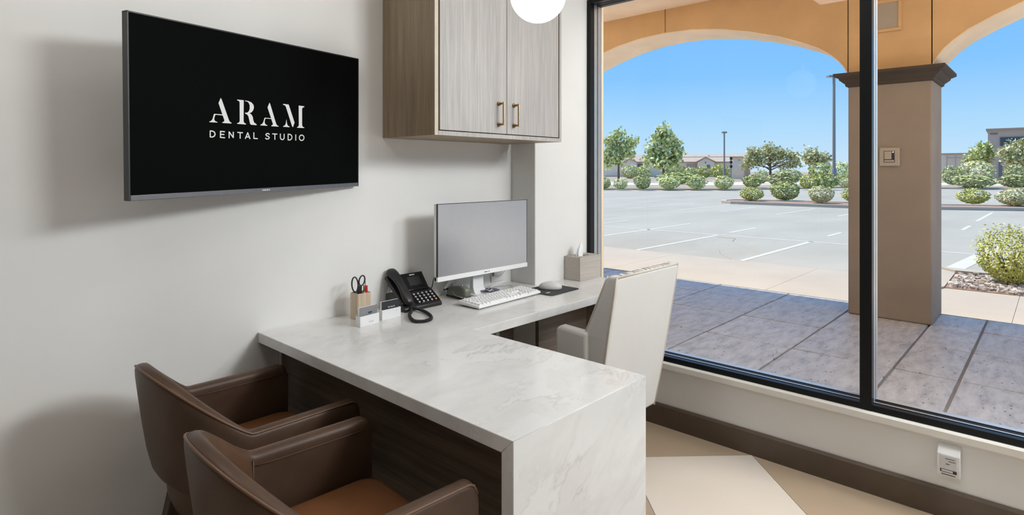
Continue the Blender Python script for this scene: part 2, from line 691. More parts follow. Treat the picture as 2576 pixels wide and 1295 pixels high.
rail_y('bottom_rail', ZS, ZS + .026, YE, YJ, True)
rail_y('top_rail', ZH - .022, ZH, YE, YJ, False)
for a, b_ in ((.62, 2.018), (-.83, .575), (YE + .025, -.875)):
    P('glazing_stop', MB().box(XW + .037, XW + .0655, a, b_, ZS + .02, ZS + .0275).box(XW + .0745, X1f - .001, a, b_, ZS + .02, ZS + .0305), M['stop'], win)
ms = [2.018, .62, .575, -.83, -.875, YE + .025]


def post(name, y0, y1):
    # black body with recessed glazing grooves and grey beads on the sides
    P(name, MB().box(XW - .002, XW + .030, y0, y1, ZS, ZH).box(XW + .030, X1f, y0 + .006, y1 - .006, ZS, ZH), M['black'], win)
    for yy, sgn in ((y0, 1), (y1, -1)):
        if YE + .01 < yy < YJ - .01:
            a, b_ = sorted((yy, yy + sgn * .006))
            P('glazing_bead', MB().box(XW + .036, XW + .066, a, b_, ZS + .02, ZH - .02)
              .box(XW + .074, X1f, a, b_, ZS + .02, ZH - .02), M['alu'], win)


post('jamb', 2.018, YJ)
post('mullion', .575, .62)
post('mullion', -.875, -.83)
post('jamb', YE, YE + .025)
for a, b_ in ((.62, 2.018), (-.83, .575), (YE + .025, -.875)):
    P('pane', MB().add([(XW + .07, a - .003, ZS + .02), (XW + .07, b_ + .003, ZS + .02), (XW + .07, b_ + .003, ZH - .015), (XW + .07, a - .003, ZH - .015)], [(0, 1, 2, 3)]), M['glass'], win)
# stucco return of the opening outside the frame
setting('trim_2', MB().box(X1f, XW + .13, 2.016, 2.045, ZS, ZH), M['soffit'])

# ================================================================== BUILT-IN DESK
X0, X1, Y0, Yi = .9715, 1.5555, .8995, 1.648
desk = thing('desk', 'L-shaped built-in desk with white veined stone top and waterfall end', 'desk', (0, 0, 0))
L_top = [(X0, Y0), (X1, Y0), (X1, Yi), (2.83, Yi), (2.83, 2.043), (2.379, 2.043), (2.379, YW - .002), (X0, YW - .002)]
L_bot = [(x, y + .038 if y == Y0 else y) for x, y in L_top]
P('worktop', MB().loft([[(x, y, .712) for x, y in L_bot], [(x, y, .75) for x, y in L_top]]), M['marble'], desk, bevel=.0022)
P('waterfall_panel', MB().prism([(Y0, .001), (Y0, .75), (Y0 + .0379, .7121), (Y0 + .038, .001)], X0, X1, 'x'), M['marble'], desk, bevel=.0022)
P('front_panel', MB().box(1.060, 1.080, Y0 + .039, YW - .016, .001, .711), M['deskwood'], desk, label='dark brown wood front panel')
P('edge_strip', MB().box(1.054, 1.062, YW - .016, YW - .002, .001, .711), M['grey_pl'], desk)
P('back_panel', MB().box(1.60, 2.375, YW - .022, YW - .002, .001, .711), M['deskback'], desk, label='brown wood panel under the wing')
P('back_panel', MB().box(2.381, 2.83, 2.020, 2.043, .001, .711), M['deskback'], desk)
P('side_panel', MB().box(1.535, 1.553, 1.70, YW - .03, .001, .711), M['deskback'], desk)
P('side_panel', MB().box(2.81, 2.829, 1.70, 2.018, .001, .711), M['deskback'], desk)
P('leg', MB().box(1.965, 1.99, 1.93, 1.955, .001, .711), M['grey_pl'], desk, bevel=.002, label='slim white metal support')

# ================================================================== WALL CABINET
cb = thing('wall_cabinet', 'tall wall cabinet with two pale grey wood doors and brass pulls', 'cabinet')
cx0, cx1, cy, cz0, cz1 = 1.533, 2.362, 1.854, 1.508, 2.72
P('side_panel', MB().box(cx0, cx0 + .018, cy + .002, YW - .002, cz0, cz1), M['cabside'], cb)
P('side_panel', MB().box(cx1 - .016, cx1, cy, YW - .002, cz0, cz1), M['cabside'], cb)
P('edge_band', MB().box(cx0, cx0 + .018, cy, cy + .002, cz0, cz1), M['cabedge'], cb)
P('edge_band', MB().box(cx0 + .018, cx1 - .016, cy - .0015, cy, cz0, cz0 + .018).box(cx1 - .016, cx1, cy - .0015, cy, cz0, cz1), M['cabdoor'], cb)
P('bottom_panel', MB().box(cx0 + .018, cx1 - .016, cy, YW - .002, cz0, cz0 + .018), M['cabside'], cb)
P('top_panel', MB().box(cx0 + .018, cx1 - .016, cy, YW - .002, cz1 - .018, cz1), M['cabside'], cb)
P('carcass_back', MB().box(cx0 + .018, cx1 - .016, cy + .05, cy + .06, cz0 + .018, cz1 - .018), M['cabside'], cb)
for k, (a, b_, hx) in enumerate(((1.562, 1.9605, 1.907), (1.9635, 2.3435, 2.008))):
    d = P('door', MB().box(a, b_, cy + .002, cy + .021, cz0 + .022, cz1 - .022), M['cabdoor'], cb, bevel=.0012, seg=1)
    hz = (1.571, 1.665)
    P('handle', MB().tube([(hx, cy - .030, hz[0] - .006), (hx, cy - .030, hz[1] + .006)], .0058, 12), M['brass'], d, smooth=40)
    for z in hz:
        P('handle_post', MB().tube([(hx, cy + .002, z), (hx, cy - .004, z), (hx, cy - .0045, z), (hx, cy - .030, z)], [.0105, .0095, .0048, .0048], 12), M['bronze'], d, smooth=40)

# ================================================================== PENDANT
gp = (1.525, 1.297, 1.962)
pen = thing('pendant_lamp', 'round white opal glass globe pendant hanging in front of the cabinet', 'lamp', gp)
P('globe', MB().ball((0, 0, 0), .0962, 40), M['globe'], pen, smooth=180)
P('fitter', MB().lathe([(.03, .088), (.035, .092), (.035, .125), (.012, .135), (.006, .15)], 20), M['brass'], pen, smooth=40)
P('rod', MB().tube([(0, 0, .14), (0, 0, ZC - gp[2] - .02)], .006, 8), M['brass'], pen, smooth=40)
P('canopy', MB().lathe([(.02, ZC - gp[2] - .03), (.055, ZC - gp[2] - .022), (.06, ZC - gp[2])], 24), M['brass'], pen, smooth=40)

# ================================================================== TELEVISION
tv = thing('television', 'black flat wall television on a swivel mount showing a white logo', 'television', (.932795, 2.06456, 1.556015))
tv.rotation_euler = (.02266, -.02318, .2647)
W2, H2 = .942645 / 2, .542624 / 2
P('screen', MB().box(-W2 + .004, W2 - .004, -.001, .010, -H2 + .016, H2 - .004), M['tvscreen'], tv)
fr = MB().box(-W2, -W2 + .004, -.003, .022, -H2, H2).box(W2 - .004, W2, -.003, .022, -H2, H2).box(-W2, W2, -.003, .022, H2 - .004, H2)
P('frame', fr, M['tvside'], tv)
P('bottom_bezel', MB().box(-W2 + .004, W2 - .004, -.004, .020, -H2, -H2 + .016), M['tvframe'], tv, bevel=.001, seg=1)
P('back_cover', MB().box(-W2 + .004, W2 - .004, .010, .020, -H2 + .004, H2 - .004).box(-.3, .3, .02, .04, -.2, .12), M['black_pl'], tv)
lb = MB()
for k, (x, wd) in enumerate(((-.019, .004), (-.013, .004), (-.008, .003), (-.003, .003), (.002, .004), (.009, .004))):
    lb.box(x, x + wd, -.0046, -.004, -H2 + .006, -H2 + .0105)
P('badge', lb, M['print'], tv)
P('mount_plate', MB().box(-.12, .12, .04, .052, -.12, .12), M['dark_metal'], tv)
P('mount_arm', MB().tube([(0, .05, 0), (.03, .09, .0)], .016, 8).tube([(.03, .09, 0), (.035, .135, 0)], .016, 8), M['dark_metal'], tv)
LOGO= {'A1': [(-177.8, 48.9), (-174.1, 42.9), (-148.0, -23.0), (-144.8, -28.1), (-138.9, -30.4), (-139.0, -33.3), (-172.1, -33.1), (-172.1, -30.5), (-166.3, -28.3), (-164.7, -23.9), (-170.8, -8.3), (-197.7, -7.4), (-201.7, -19.1), (-201.4, -24.7), (-197.3, -29.1), (-190.7, -30.5), (-190.7, -32.7), (-218.7, -32.9), (-218.7, -30.5), (-213.1, -28.5), (-207.9, -22.8), (-203.3, -8.1), (-201.8, -4.9), (-172.1, -5.1), (-185.8, 31.3)], 'R1': [(-116.1, 48.6), (-91.0, 48.4), (-92.0, -22.7), (-89.6, -28.4), (-82.8, -31.3), (-82.8, -34.0), (-116.6, -33.2), (-116.6, -31.1), (-109.5, -28.6), (-106.8, -23.5), (-106.8, 38.7), (-109.0, 44.3), (-116.1, 46.0)], 'R2': [(-85.4, 48.0), (-72.9, 47.2), (-60.3, 43.4), (-52.3, 35.8), (-50.2, 26.9), (-53.0, 17.6), (-59.4, 9.8), (-68.5, 5.3), (-60.5, 1.6), (-55.3, -6.3), (-53.2, -17.1), (-50.0, -25.1), (-39.3, -31.9), (-39.8, -34.3), (-61.8, -33.9), (-66.0, -30.4), (-69.1, -17.9), (-72.2, -6.3), (-76.3, -0.3), (-85.7, 3.6), (-85.7, 6.0), (-76.3, 7.3), (-71.0, 11.8), (-67.2, 20.2), (-67.1, 32.9), (-70.9, 40.7), (-77.1, 45.1), (-85.4, 45.5)], 'A2': [(15.2, 48.8), (19.0, 41.3), (43.5, -25.2), (48.1, -31.0), (54.6, -33.2), (53.9, -35.4), (22.8, -35.2), (22.8, -32.8), (28.5, -30.6), (29.7, -25.8), (22.4, -9.2), (-2.3, -8.8), (-5.9, -18.3), (-5.3, -25.7), (-0.9, -30.7), (5.4, -31.9), (4.7, -34.5), (-23.7, -34.3), (-23.7, -32.1), (-17.5, -29.6), (-12.0, -23.2), (-6.3, -8.0), (-4.6, -6.1), (22.0, -7.0), (6.8, 31.0)], 'M1': [(75.4, 49.0), (100.6, 48.5), (127.9, -17.2), (119.9, -34.8), (116.2, -30.5), (88.5, 37.9), (84.9, 43.4), (75.4, 46.0)], 'M2': [(90.3, -7.8), (92.6, -22.8), (96.7, -30.0), (104.7, -32.9), (104.0, -35.3), (75.1, -34.8), (75.1, -32.7), (82.3, -30.1), (87.1, -23.1)], 'M3': [(148.1, 48.2), (174.3, 47.6), (174.3, 44.2), (166.6, 41.6), (164.0, 36.4), (163.9, -25.4), (167.7, -31.6), (174.9, -33.3), (174.1, -35.5), (140.3, -35.7), (140.3, -33.7), (146.1, -31.1), (148.6, -25.1)]}
STROKES= [[(-216.1, -61.1), (-208.7, -61.1), (-201.3, -64.3), (-198.9, -70.7), (-201.4, -77.1), (-208.9, -80.7), (-216.3, -80.1), (-216.1, -61.1)], [(-164.6, -61.6), (-179.5, -61.1), (-179.7, -80.8), (-164.3, -81.6)], [(-179.6, -70.8), (-166.6, -71.0)], [(-147.7, -81.6), (-147.6, -61.5), (-131.9, -80.3), (-131.8, -61.8)], [(-115.1, -62.1), (-96.0, -62.7)], [(-105.6, -62.7), (-105.7, -81.9)], [(-85.1, -82.1), (-75.6, -62.0), (-66.9, -82.4)], [(-82.0, -76.3), (-69.4, -76.6)], [(-50.9, -61.1), (-51.0, -80.9), (-36.3, -81.4)], [(14.0, -64.7), (9.1, -61.9), (2.3, -62.6), (-1.0, -66.5), (2.3, -70.1), (10.1, -72.1), (14.0, -76.3), (10.1, -81.1), (2.2, -81.7), (-2.7, -78.7)], [(27.7, -62.4), (47.5, -62.7)], [(38.0, -62.6), (37.9, -82.3)], [(62.5, -61.6), (62.4, -76.9), (66.7, -81.2), (71.4, -82.3), (76.6, -80.4), (79.5, -76.5), (79.6, -61.6)], [(97.8, -61.4), (97.8, -82.8), (106.3, -82.6), (112.9, -78.9), (115.9, -72.6), (113.7, -65.8), (107.6, -62.1), (97.8, -61.4)], [(133.5, -62.2), (133.4, -83.0)], [(173.5, -72.6), (171.9, -77.9), (167.7, -81.8), (161.9, -83.3), (156.2, -82.0), (152.0, -78.3), (150.5, -73.2), (152.1, -68.0), (156.3, -64.1), (162.0, -62.5), (167.7, -63.7), (172.0, -67.4), (173.5, -72.6)]]
lt = {}
for k, pl in LOGO.items():
    lt.setdefault(k[0] + ('2' if k == 'A2' else ''), MB()).prism([(x / 1000, z / 1000) for x, z in pl], -.0016, -.0008, 'y')
for k, mb_ in lt.items():
    P('logo_letter', mb_, M['logo'], tv)
for grp in ((0,), (1, 2), (3,), (4, 5), (6, 7), (8,), (9,), (10, 11), (12,), (13,), (14,), (15,)):
    st = MB()
    for gi in grp:
        path_ = STROKES[gi]
        for a, b_ in zip(path_, path_[1:]):
            p, q = Vector((a[0] / 1000, a[1] / 1000)), Vector((b_[0] / 1000, b_[1] / 1000))
            d = (q - p).normalized() * .0018
            n = Vector((-d.y, d.x))
            p, q = p - d * .6, q + d * .6
            st.prism([tuple(p + n), tuple(q + n), tuple(q - n), tuple(p - n)], -.0016, -.0008, 'y')
    P('caption_letter', st, M['logo'], tv)

# ================================================================== BROWN TUB ARMCHAIRS
def build_armchair():
    t = thing('armchair', 'far brown leather tub armchair tucked under desk, nearer the wall', 'chair', (.68, 1.83, 0), 0, 'brown leather tub armchairs')
    A, B, LN, ZA, ZR = .184, .234, .325, .66, .165

    def path(s):
        """s in 0..1 -> centre line, outward normal and rim height"""
        la = .28
        if s < la:
            x = LN * (1 - s / la)
            return (x, -B), (0, -1), ZA
        if s > 1 - la:
            x = LN * (s - 1 + la) / la
            return (x, B), (0, 1), ZA
        ph = PI * (s - la) / (1 - 2 * la)
        n = Vector((-math.sin(ph) / A, -math.cos(ph) / B)).normalized()
        return (-A * math.sin(ph), -B * math.cos(ph)), (n.x, n.y), ZA + ZR * math.sin(ph) ** 1.12

    def rings(prof, s0, s1, n):
        out = []
        for k in range(n + 1):
            s = s0 + (s1 - s0) * k / n
            (x, y), (nx, ny), z = path(s)
            back = max(0.0, (z - ZA) / ZR)
            out.append([(x + nx * o, y + ny * o, zz) for o, zz in prof(z, back)])
        return out

    def tip(x):
        """the arm tips end in a quarter round"""
        d = max(0.0, x - (LN - .028))
        return .028 - math.sqrt(max(0, .028 ** 2 - d * d))

    ZB = .482

    def taper(prof, z, bk):
        """the back leans in towards its foot"""
        return [(o - .045 * bk * max(0, (z - zz) / (z - ZB)) ** 1.15, zz) for o, zz in prof]

    def shell(z, bk):
        return taper([(-.020, ZB + .004), (-.020, .56), (-.020, z - .030), (-.0195, z - .016), (-.0165, z - .006), (-.010, z - .001), (0, z), (.010, z - .002), (.0165, z - .007), (.020, z - .016), (.021, z - .035),
                      (.021, ZB + (z - ZB) * .75), (.021, ZB + (z - ZB) * .5), (.020, ZB + (z - ZB) * .28), (.015, ZB + .040), (.007, ZB + .020), (-.004, ZB + .007), (-.012, ZB + .001), (-.018, ZB - .001)], z, bk)

    rg = rings(shell, 0, 1, 120)
    rg2 = []
    for r_ in rg:
        mx_ = max(q_[0] for q_ in r_)
        dz = tip(mx_) if mx_ > LN - .028 else 0
        top = max(q_[2] for q_ in r_)
        rg2.append([(x, y, z - dz * max(0, (z - ZB) / (top - ZB))) for x, y, z in r_])
    P('shell', MB().loft(rg2), M['leather'], t, smooth=50)
    pipe = []
    for k in range(121):
        (x, y), (nx, ny), z = path(k / 120)
        pipe.append((x + nx * .0165, y + ny * .0165, z - .0055 - (tip(x) if x > 0 else 0)))
    P('piping', MB().tube(pipe, .0032, 8), M['piping'], t, smooth=180)

    def lining(z, bk):
        e = min(1, bk * 3)
        return taper([(-.018, .49), (-.021 - .006 * e, .505), (-.022 - .018 * e, .60), (-.022 - .018 * e, z - .07), (-.0205 - .010 * e, z - .035), (-.0195 - .003 * e, z - .016), (-.0165, z - .008)], z, bk)

    P('back_lining', MB().loft(rings(lining, .285, .715, 48)), M['leather_in'], t, smooth=60)
    for s in (.284, .716):
        sm = [rings(lambda z, b, q=q: [(-.0215, .50 + (ZA - .012 - .50) * q)], s, s + 1e-6, 1)[0][0] for q in (0, .5, 1)]
        P('seam', MB().tube(sm, .0026, 6), M['leather'], t, smooth=180)
    # top-edge stitch line inside each arm
    for s0, s1 in ((.02, .283), (.717, .98)):
        sm = [r_[0] for r_ in rings(lambda z, b: [(-.0205, z - .030)], s0, s1, 6)]
        P('stitch_line', MB().tube(sm, .0016, 6), M['leather'], t, smooth=180)

    def dplan(ins, front, rad=.05):
        pts = []
        hb = B - ins
        for k in range(7):
            q = R(90 * k / 6)
            pts.append((front - rad + rad * math.cos(q), -(hb - rad) - rad * math.sin(q)))
        for k in range(25):
            ph = PI * k / 24
            off = ins + .043 * math.sin(ph) ** 1.12
            pts.append((-(A - off) * math.sin(ph), -(B - off) * math.cos(ph)))
        for k in range(7):
            q = R(90 - 90 * k / 6)
            pts.append((front - rad + rad * math.cos(q), (hb - rad) + rad * math.sin(q)))
        return pts

    # seat cushion with a crowned top
    rg = []
    for ins, z, fr_ in ((.05, .484, .300), (.024, .485, .322), (.0215, .487, .326), (.0215, .490, .327), (.026, .499, .322), (.040, .505, .31), (.07, .509, .28), (.12, .5125, .22), (.19, .514, .13)):
        rg.append([(x, y, z) for x, y in dplan(ins, fr_)])
    P('seat', MB().loft(rg), M['leather_seat'], t, smooth=70)
    rg = []
    for ins, z, fr_ in ((.020, .486, .30), (.020, .455, .30), (.024, .42, .295), (.038, .385, .285), (.072, .362, .26), (.11, .350, .22), (.135, .347, .16)):
        rg.append([(x, y, z) for x, y in dplan(ins, fr_)])
    P('seat_shell', MB().loft(rg), M['leather'], t, smooth=70)
    for sx_, sy_ in ((-1, -1), (-1, 1), (1, -1), (1, 1)):
        bx, tx = (-.150, -.070) if sx_ < 0 else (.27, .20)
        by, ty = sy_ * .165, sy_ * .12
        rr = []
        for z, x, y, h in ((.0, bx, by, .013), (.40, tx, ty, .021)):
            rr.append([(x - h, y - h, z), (x + h, y - h, z), (x + h, y + h, z), (x - h, y + h, z)])
        P('leg', MB().loft(rr), M['legwood'], t, bevel=.003)
    return t


ch1 = build_armchair()
ch2 = copy_tree(ch1)
ch2.location = (.615, 1.237, 0)
ch2.rotation_euler.z = R(-3.5)
ch2['label'] = 'near brown leather tub armchair in the foreground, cut off by the bottom edge'

# ================================================================== WHITE OFFICE CHAIR
oc = thing('office_chair', 'white leather high-back office chair pushed in at desk by the window', 'chair', (2.185, 1.45, 0))
secs = [(.300, 1.340, 1.462, 1.935, 2.398), (.45, 1.316, 1.470, 1.930, 2.410), (.61, 1.293, 1.442, 1.925, 2.424), (.76, 1.273, 1.375, 1.930, 2.436), (.88, 1.257, 1.326, 1.937, 2.446), (.948, 1.249, 1.300, 1.942, 2.450)]
rg = [[(xl, yr, z), (xr, yr, z), (xr, yf, z), (xl, yf, z)] for z, yr, yf, xl, xr in secs]
inv = Matrix.Translation((-2.185, -1.45, 0))
P('backrest', MB().loft(rg, M=inv), M['cream'], oc, bevel=.016, seg=4, smooth=50)
e = .004
for sgn in (0, 1):
    rear = [((xl + e) if sgn == 0 else (xr - e), yr + e, z) for z, yr, yf, xl, xr in secs]
    P('piping', MB().tube(rear, .0048, 8, M=inv), M['cream_pipe'], oc, smooth=180)
    frt = [((xl + e) if sgn == 0 else (xr - e), yf - e, z) for z, yr, yf, xl, xr in secs]
    P('piping', MB().tube(frt, .004, 8, M=inv), M['cream_pipe'], oc, smooth=180)
z, yr, yf, xl, xr = secs[-1]
P('piping', MB().tube([(xl + .006, yr + e, z - e), (xr - .006, yr + e, z - e)], .0048, 8, M=inv), M['cream_pipe'], oc, smooth=180)
# gathered wrinkles along the top
random.seed(5)
wk = MB()
for k in range(13):
    x = 1.985 + .033 * k + random.uniform(-.008, .008)
    wk.tube([(x, 1.256, .9485), (x + random.uniform(-.006, .012), 1.274, .9492), (x + random.uniform(-.012, .016), 1.290, .9478)], [.0012, .0026, .001], 6, M=inv)
P('gathers', wk, M['cream'], oc, smooth=180, kind='stuff')
P('seat', MB().box(1.955, 2.40, 1.44, 1.80, .37, .475, inv), M['cream'], oc, bevel=.03, seg=4)
for a, b_ in ((1.905, 1.958), (2.397, 2.45)):
    P('armrest', MB().prism([(1.37, .42), (1.37, .715), (1.505, .722), (1.525, .712), (1.528, .42)], a, b_, 'x', inv), M['cream'], oc, bevel=.014, seg=4)
    P('piping', MB().tube([(a + .002, 1.38, .70), (a + .002, 1.50, .706), (a + .002, 1.518, .696), (a + .002, 1.524, .44)], .0028, 6, M=inv), M['cream_pipe'], oc, smooth=180)
P('column', MB().lathe([(.05, .37), (.05, .33), (.03, .32), (.03, .12), (.045, .11), (.045, .08)], 16, (0, .12, 0)), M['steel'], oc, smooth=40)
for k in range(5):
    a = 2 * PI * k / 5 + R(-9)
    lgx = P('leg', MB().tube([(0, .12, .1), (.235 * math.cos(a), .12 + .235 * math.sin(a), .075)], [.022, .014], 8), M['steel'], oc, smooth=50)
    cxx, cyy = .235 * math.cos(a), .12 + .235 * math.sin(a)
    P('caster', MB().tube([(cxx - .02, cyy, .0305), (cxx + .02, cyy, .0305)], .03, 12).tube([(cxx, cyy, .03), (cxx, cyy, .075)], .008, 6), M['black_pl'], lgx, smooth=40)

# ================================================================== ON THE DESK
ZT = .7502
# ---- monitor
mon = thing('monitor', 'wide grey-screened monitor with white chin standing on the desk wing', 'monitor', (2.0035, 2.04, ZT))
mw = .3045
P('screen', MB().box(-mw + .004, mw - .002, -.0015, .006, .132, .460), M['screen'], mon)
P('back_cover', MB().box(-mw, mw, .004, .022, .112, .4615).box(-.2, .2, .02, .045, .17, .40), M['white_pl'], mon, bevel=.002, seg=1)
P('bezel', MB().box(-mw, -mw + .005, -.002, .004, .132, .4615).box(mw - .003, mw, -.002, .004, .132, .4615).box(-mw, mw, -.002, .004, .459, .4615), M['black_pl'], mon)
ch = P('chin', MB().box(-mw, mw, -.005, .018, .110, .132), M['white_pl'], mon, bevel=.0015, seg=1)
P('badge', MB().box(-.012, .010, -.0056, -.005, .1195, .1225).box(.018, .023, -.0056, -.005, .119, .123), M['print_dark'], ch)
nk = [(.018, .20), (.040, .17), (.094, .16), (.094, .155), (.08, .155)]
P('neck', MB().loft([[(.004 + s * w_, y, z) for s, y in ((-1, y0), (1, y0), (1, y1), (-1, y1))] for z, w_, y0, y1 in
                     ((.013, .046, .024, .085), (.022, .040, .040, .085), (.04, .036, .052, .078), (.19, .036, .056, .078))]), M['white_pl'], mon, bevel=.002, seg=1)
P('neck_arm', MB().box(-.03, .035, .02, .075, .16, .20), M['white_pl'], mon)
P('base', MB().box(-.055, .125, -.030, .14, .0, .013), M['white_pl'], mon, bevel=.004)
# ---- round charging pad on the base plate
pad = thing('charging_pad', 'dark violet round pad with pale dots lying before monitor neck', 'pad', (2.052, 2.058, ZT + .0132))
P('plate', MB().box(-.05, .072, -.045, .045, 0, .006), M['lavender'], pad, bevel=.003)
P('disc', MB().lathe([(.05, .006), (.05, .0085), (.047, .0095), (.0005, .0095)], 28), M['violet'], pad, smooth=40)
dd = MB()
for x, y, r_ in ((-.018, -.018, .010), (.004, -.004, .006), (.02, .006, .006), (-.008, .012, .005), (.012, .02, .004), (.0, -.022, .005)):
    dd.lathe([(r_, .0094), (r_ * .7, .0105), (.0002, .0107)], 10, (x, y, 0))
P('dots', dd, M['print'], pad)
# ---- sticky notes / white strip beside it
np_ = MB().box(-.045, .045, -.012, .012, 0, .004)
tag(P('paper_strip', np_, M['tissue']), 'small white paper strip lying between stapler and keyboard', 'paper').location = (1.965, 2.035, ZT)
bpy.data.objects['paper_strip'].rotation_euler.z = R(-62)

# ---- keyboard
kb = thing('keyboard', 'white full-size keyboard lying in front of the monitor', 'keyboard', (2.005, 1.936, ZT), R(2.6))
kw, kd = .222, .068
P('case', MB().prism([(-kd, .004), (-kd, .016), (kd, .024), (kd, .008)], -kw, kw, 'x'), M['white_pl'], kb, bevel=.003)
for xa in (-kw + .02, kw - .05):
    P('foot', MB().box(xa, xa + .03, -.055, .055, 0, .009), M['charcoal'], kb)
keys = MB()
slope = math.atan2(.008, 2 * kd)


def key(x0, x1, y0, y1):
    zf = lambda y: .0202 + (y) * math.tan(slope)
    i = .0024
    vs = []
    for (xa, xb, ya, yb, h) in ((x0, x1, y0, y1, -.002), (x0 + i, x1 - i, y0 + i * .7, y1 - i, .0062)):
        vs += [(xa, ya, zf(ya) + h), (xb, ya, zf(ya) + h), (xb, yb, zf(yb) + h), (xa, yb, zf(yb) + h)]
    keys.add(vs, [(4, 5, 6, 7), (0, 1, 5, 4), (1, 2, 6, 5), (2, 3, 7, 6), (3, 0, 4, 7)])


pit = .0187
rows = [-.062 + r_ * .0194 for r_ in range(6)]
gap = .0018
for r_, y in enumerate(rows):
    h = .0194 - gap
    xs = -kw + .008
    if r_ == 0:
        ws = [1.25, 1.25, 1.25, 6.25, 1.25, 1.25, 1.25, 1.25]
    elif r_ == 1:
        ws = [2.25] + [1] * 10 + [2.75]
    elif r_ == 2:
        ws = [1.75] + [1] * 11 + [2.25]
    elif r_ == 3:
        ws = [1.5] + [1] * 12 + [1.5]
    else:
        ws = [1] * 13 + [2]
    for w_ in ws:
        key(xs + gap / 2, xs + w_ * pit - gap / 2, y, y + h)
        xs += w_ * pit
    xs = -kw + .008 + 15.35 * pit
    for k in range(3):
        if r_ == 2 or (r_ == 1 and k != 1):
            continue
        key(xs + k * pit + gap / 2, xs + (k + 1) * pit - gap / 2, y, y + h)
    xs += 3.35 * pit
    for k in range(4):
        key(xs + k * pit + gap / 2, xs + (k + 1) * pit - gap / 2, y, y + h)
P('keys', keys, M['white_pl'], kb, kind='stuff', label='rows of small white keys')

# ---- mouse mat and mouse
mm_ = thing('mouse_mat', 'thin charcoal rectangular mouse mat lying right of the keyboard', 'mat', (2.343, 1.905, ZT), R(1))
rr = .02
pts = []
for cx_, cy_, a0 in ((.10, .078, 0), (-.10, .078, 90), (-.10, -.078, 180), (.10, -.078, 270)):
    for k in range(5):
        a = R(a0 + 22.5 * k)
        pts.append((cx_ + rr * math.cos(a), cy_ + rr * math.sin(a)))
P('pad', MB().prism(pts, 0, .003), M['charcoal'], mm_)
P('emblem', MB().prism([(-.075 + .017 * math.cos(k * PI / 8), -.04 + .007 * math.sin(k * PI / 8)) for k in range(16)], .003, .0034), M['grey_pl'], mm_)
ms_ = thing('mouse', 'smooth pale grey computer mouse resting on the charcoal mat', 'mouse', (2.350, 1.915, ZT + .0032), R(-50))
rg = []
for z, k in ((0, .93), (.006, 1.0), (.014, .985), (.022, .92), (.029, .78), (.034, .55), (.0385, .25), (.039, .02)):
    rg.append([(.060 * k * math.cos(2 * PI * q / 28) + .006 * (1 - k), .036 * k * math.sin(2 * PI * q / 28) * (1 + .06 * math.cos(2 * PI * q / 28)), z) for q in range(28)])
P('body', MB().loft(rg), M['grey_pl'], ms_, smooth=70)
P('wheel', MB().tube([(-.036, -.003, .0255), (-.036, .003, .0255)], .006, 12), M['charcoal'], ms_, smooth=40)

# ---- tissue box and tissue
tb = thing('tissue_box', 'taupe wooden tissue box cover in the corner by the window', 'box', (2.728, 1.985, ZT), R(-1))
bw, bd, bh = .098, .056, .131
P('front_board', MB().box(-bw, bw, -bd, -bd + .006, 0, bh), M['box_wood'], tb, bevel=.001, seg=1)
P('back_board', MB().box(-bw, bw, bd - .006, bd, 0, bh), M['box_wood'], tb, bevel=.001, seg=1)
for s in (-1, 1):
    a, b_ = sorted((s * bw, s * (bw - .006)))
    P('side_board', MB().box(a, b_, -bd + .006, bd - .006, 0, bh), M['box_wood'], tb, bevel=.001, seg=1)
tp = MB()
ov = [(.06 * math.cos(2 * PI * k / 24) - .01, .022 * math.sin(2 * PI * k / 24)) for k in range(24)]
rc = []
for x, y in ov:
    a = math.atan2(y, x + .01)
    ca, sa = math.cos(a), math.sin(a)
    s = min((bw - .006) / max(1e-6, abs(ca)), (bd - .006) / max(1e-6, abs(sa)))
    rc.append((ca * s, sa * s))
vs = [(x, y, bh) for x, y in ov] + [(x, y, bh) for x, y in rc] + [(x, y, bh - .006) for x, y in ov] + [(x, y, bh - .006) for x, y in rc]
fs = []
for k in range(24):
    j = (k + 1) % 24
    fs += [(k, j, 24 + j, 24 + k), (48 + k, 72 + k, 72 + j, 48 + j), (k, 48 + k, 48 + j, j)]
P('lid', tp.add(vs, fs), M['box_wood'], tb)
ts = MB()
random.seed(3)
rg = []
n = 26
for k, (z, r_, dx) in enumerate(((-.02, .020, .0), (.0, .022, -.002), (.018, .022, -.004), (.038, .020, .002), (.055, .017, .008), (.066, .011, .010), (.076, .004, .009))):
    rg.append([(dx + r_ * (1 + .30 * math.sin(5 * a + k * .35)) * math.cos(a), r_ * .55 * (1 + .30 * math.sin(5 * a + k * .35)) * math.sin(a), z + (.006 * math.sin(3 * a) if k > 3 else 0)) for a in [2 * PI * q / n for q in range(n)]])
tis = P('tissue', ts.loft(rg), M['tissue'], smooth=70)
tis.location = (2.688, 1.978, ZT + bh)
tag(tis, 'white folded tissue poking up out of the taupe box', 'tissue')

# ---- desk phone
ph = thing('desk_phone', 'black corded desk phone with tilted display and keypad', 'telephone', (1.638, 2.125, ZT))
pw_ = .105
side = [(-.070, 0), (-.070, .016), (-.062, .021), (.012, .070), (.030, .072), (.072, .064), (.072, 0)]
base = P('base', MB().prism(side, -pw_, pw_, 'x'), M['black_pl'], ph, bevel=.004)
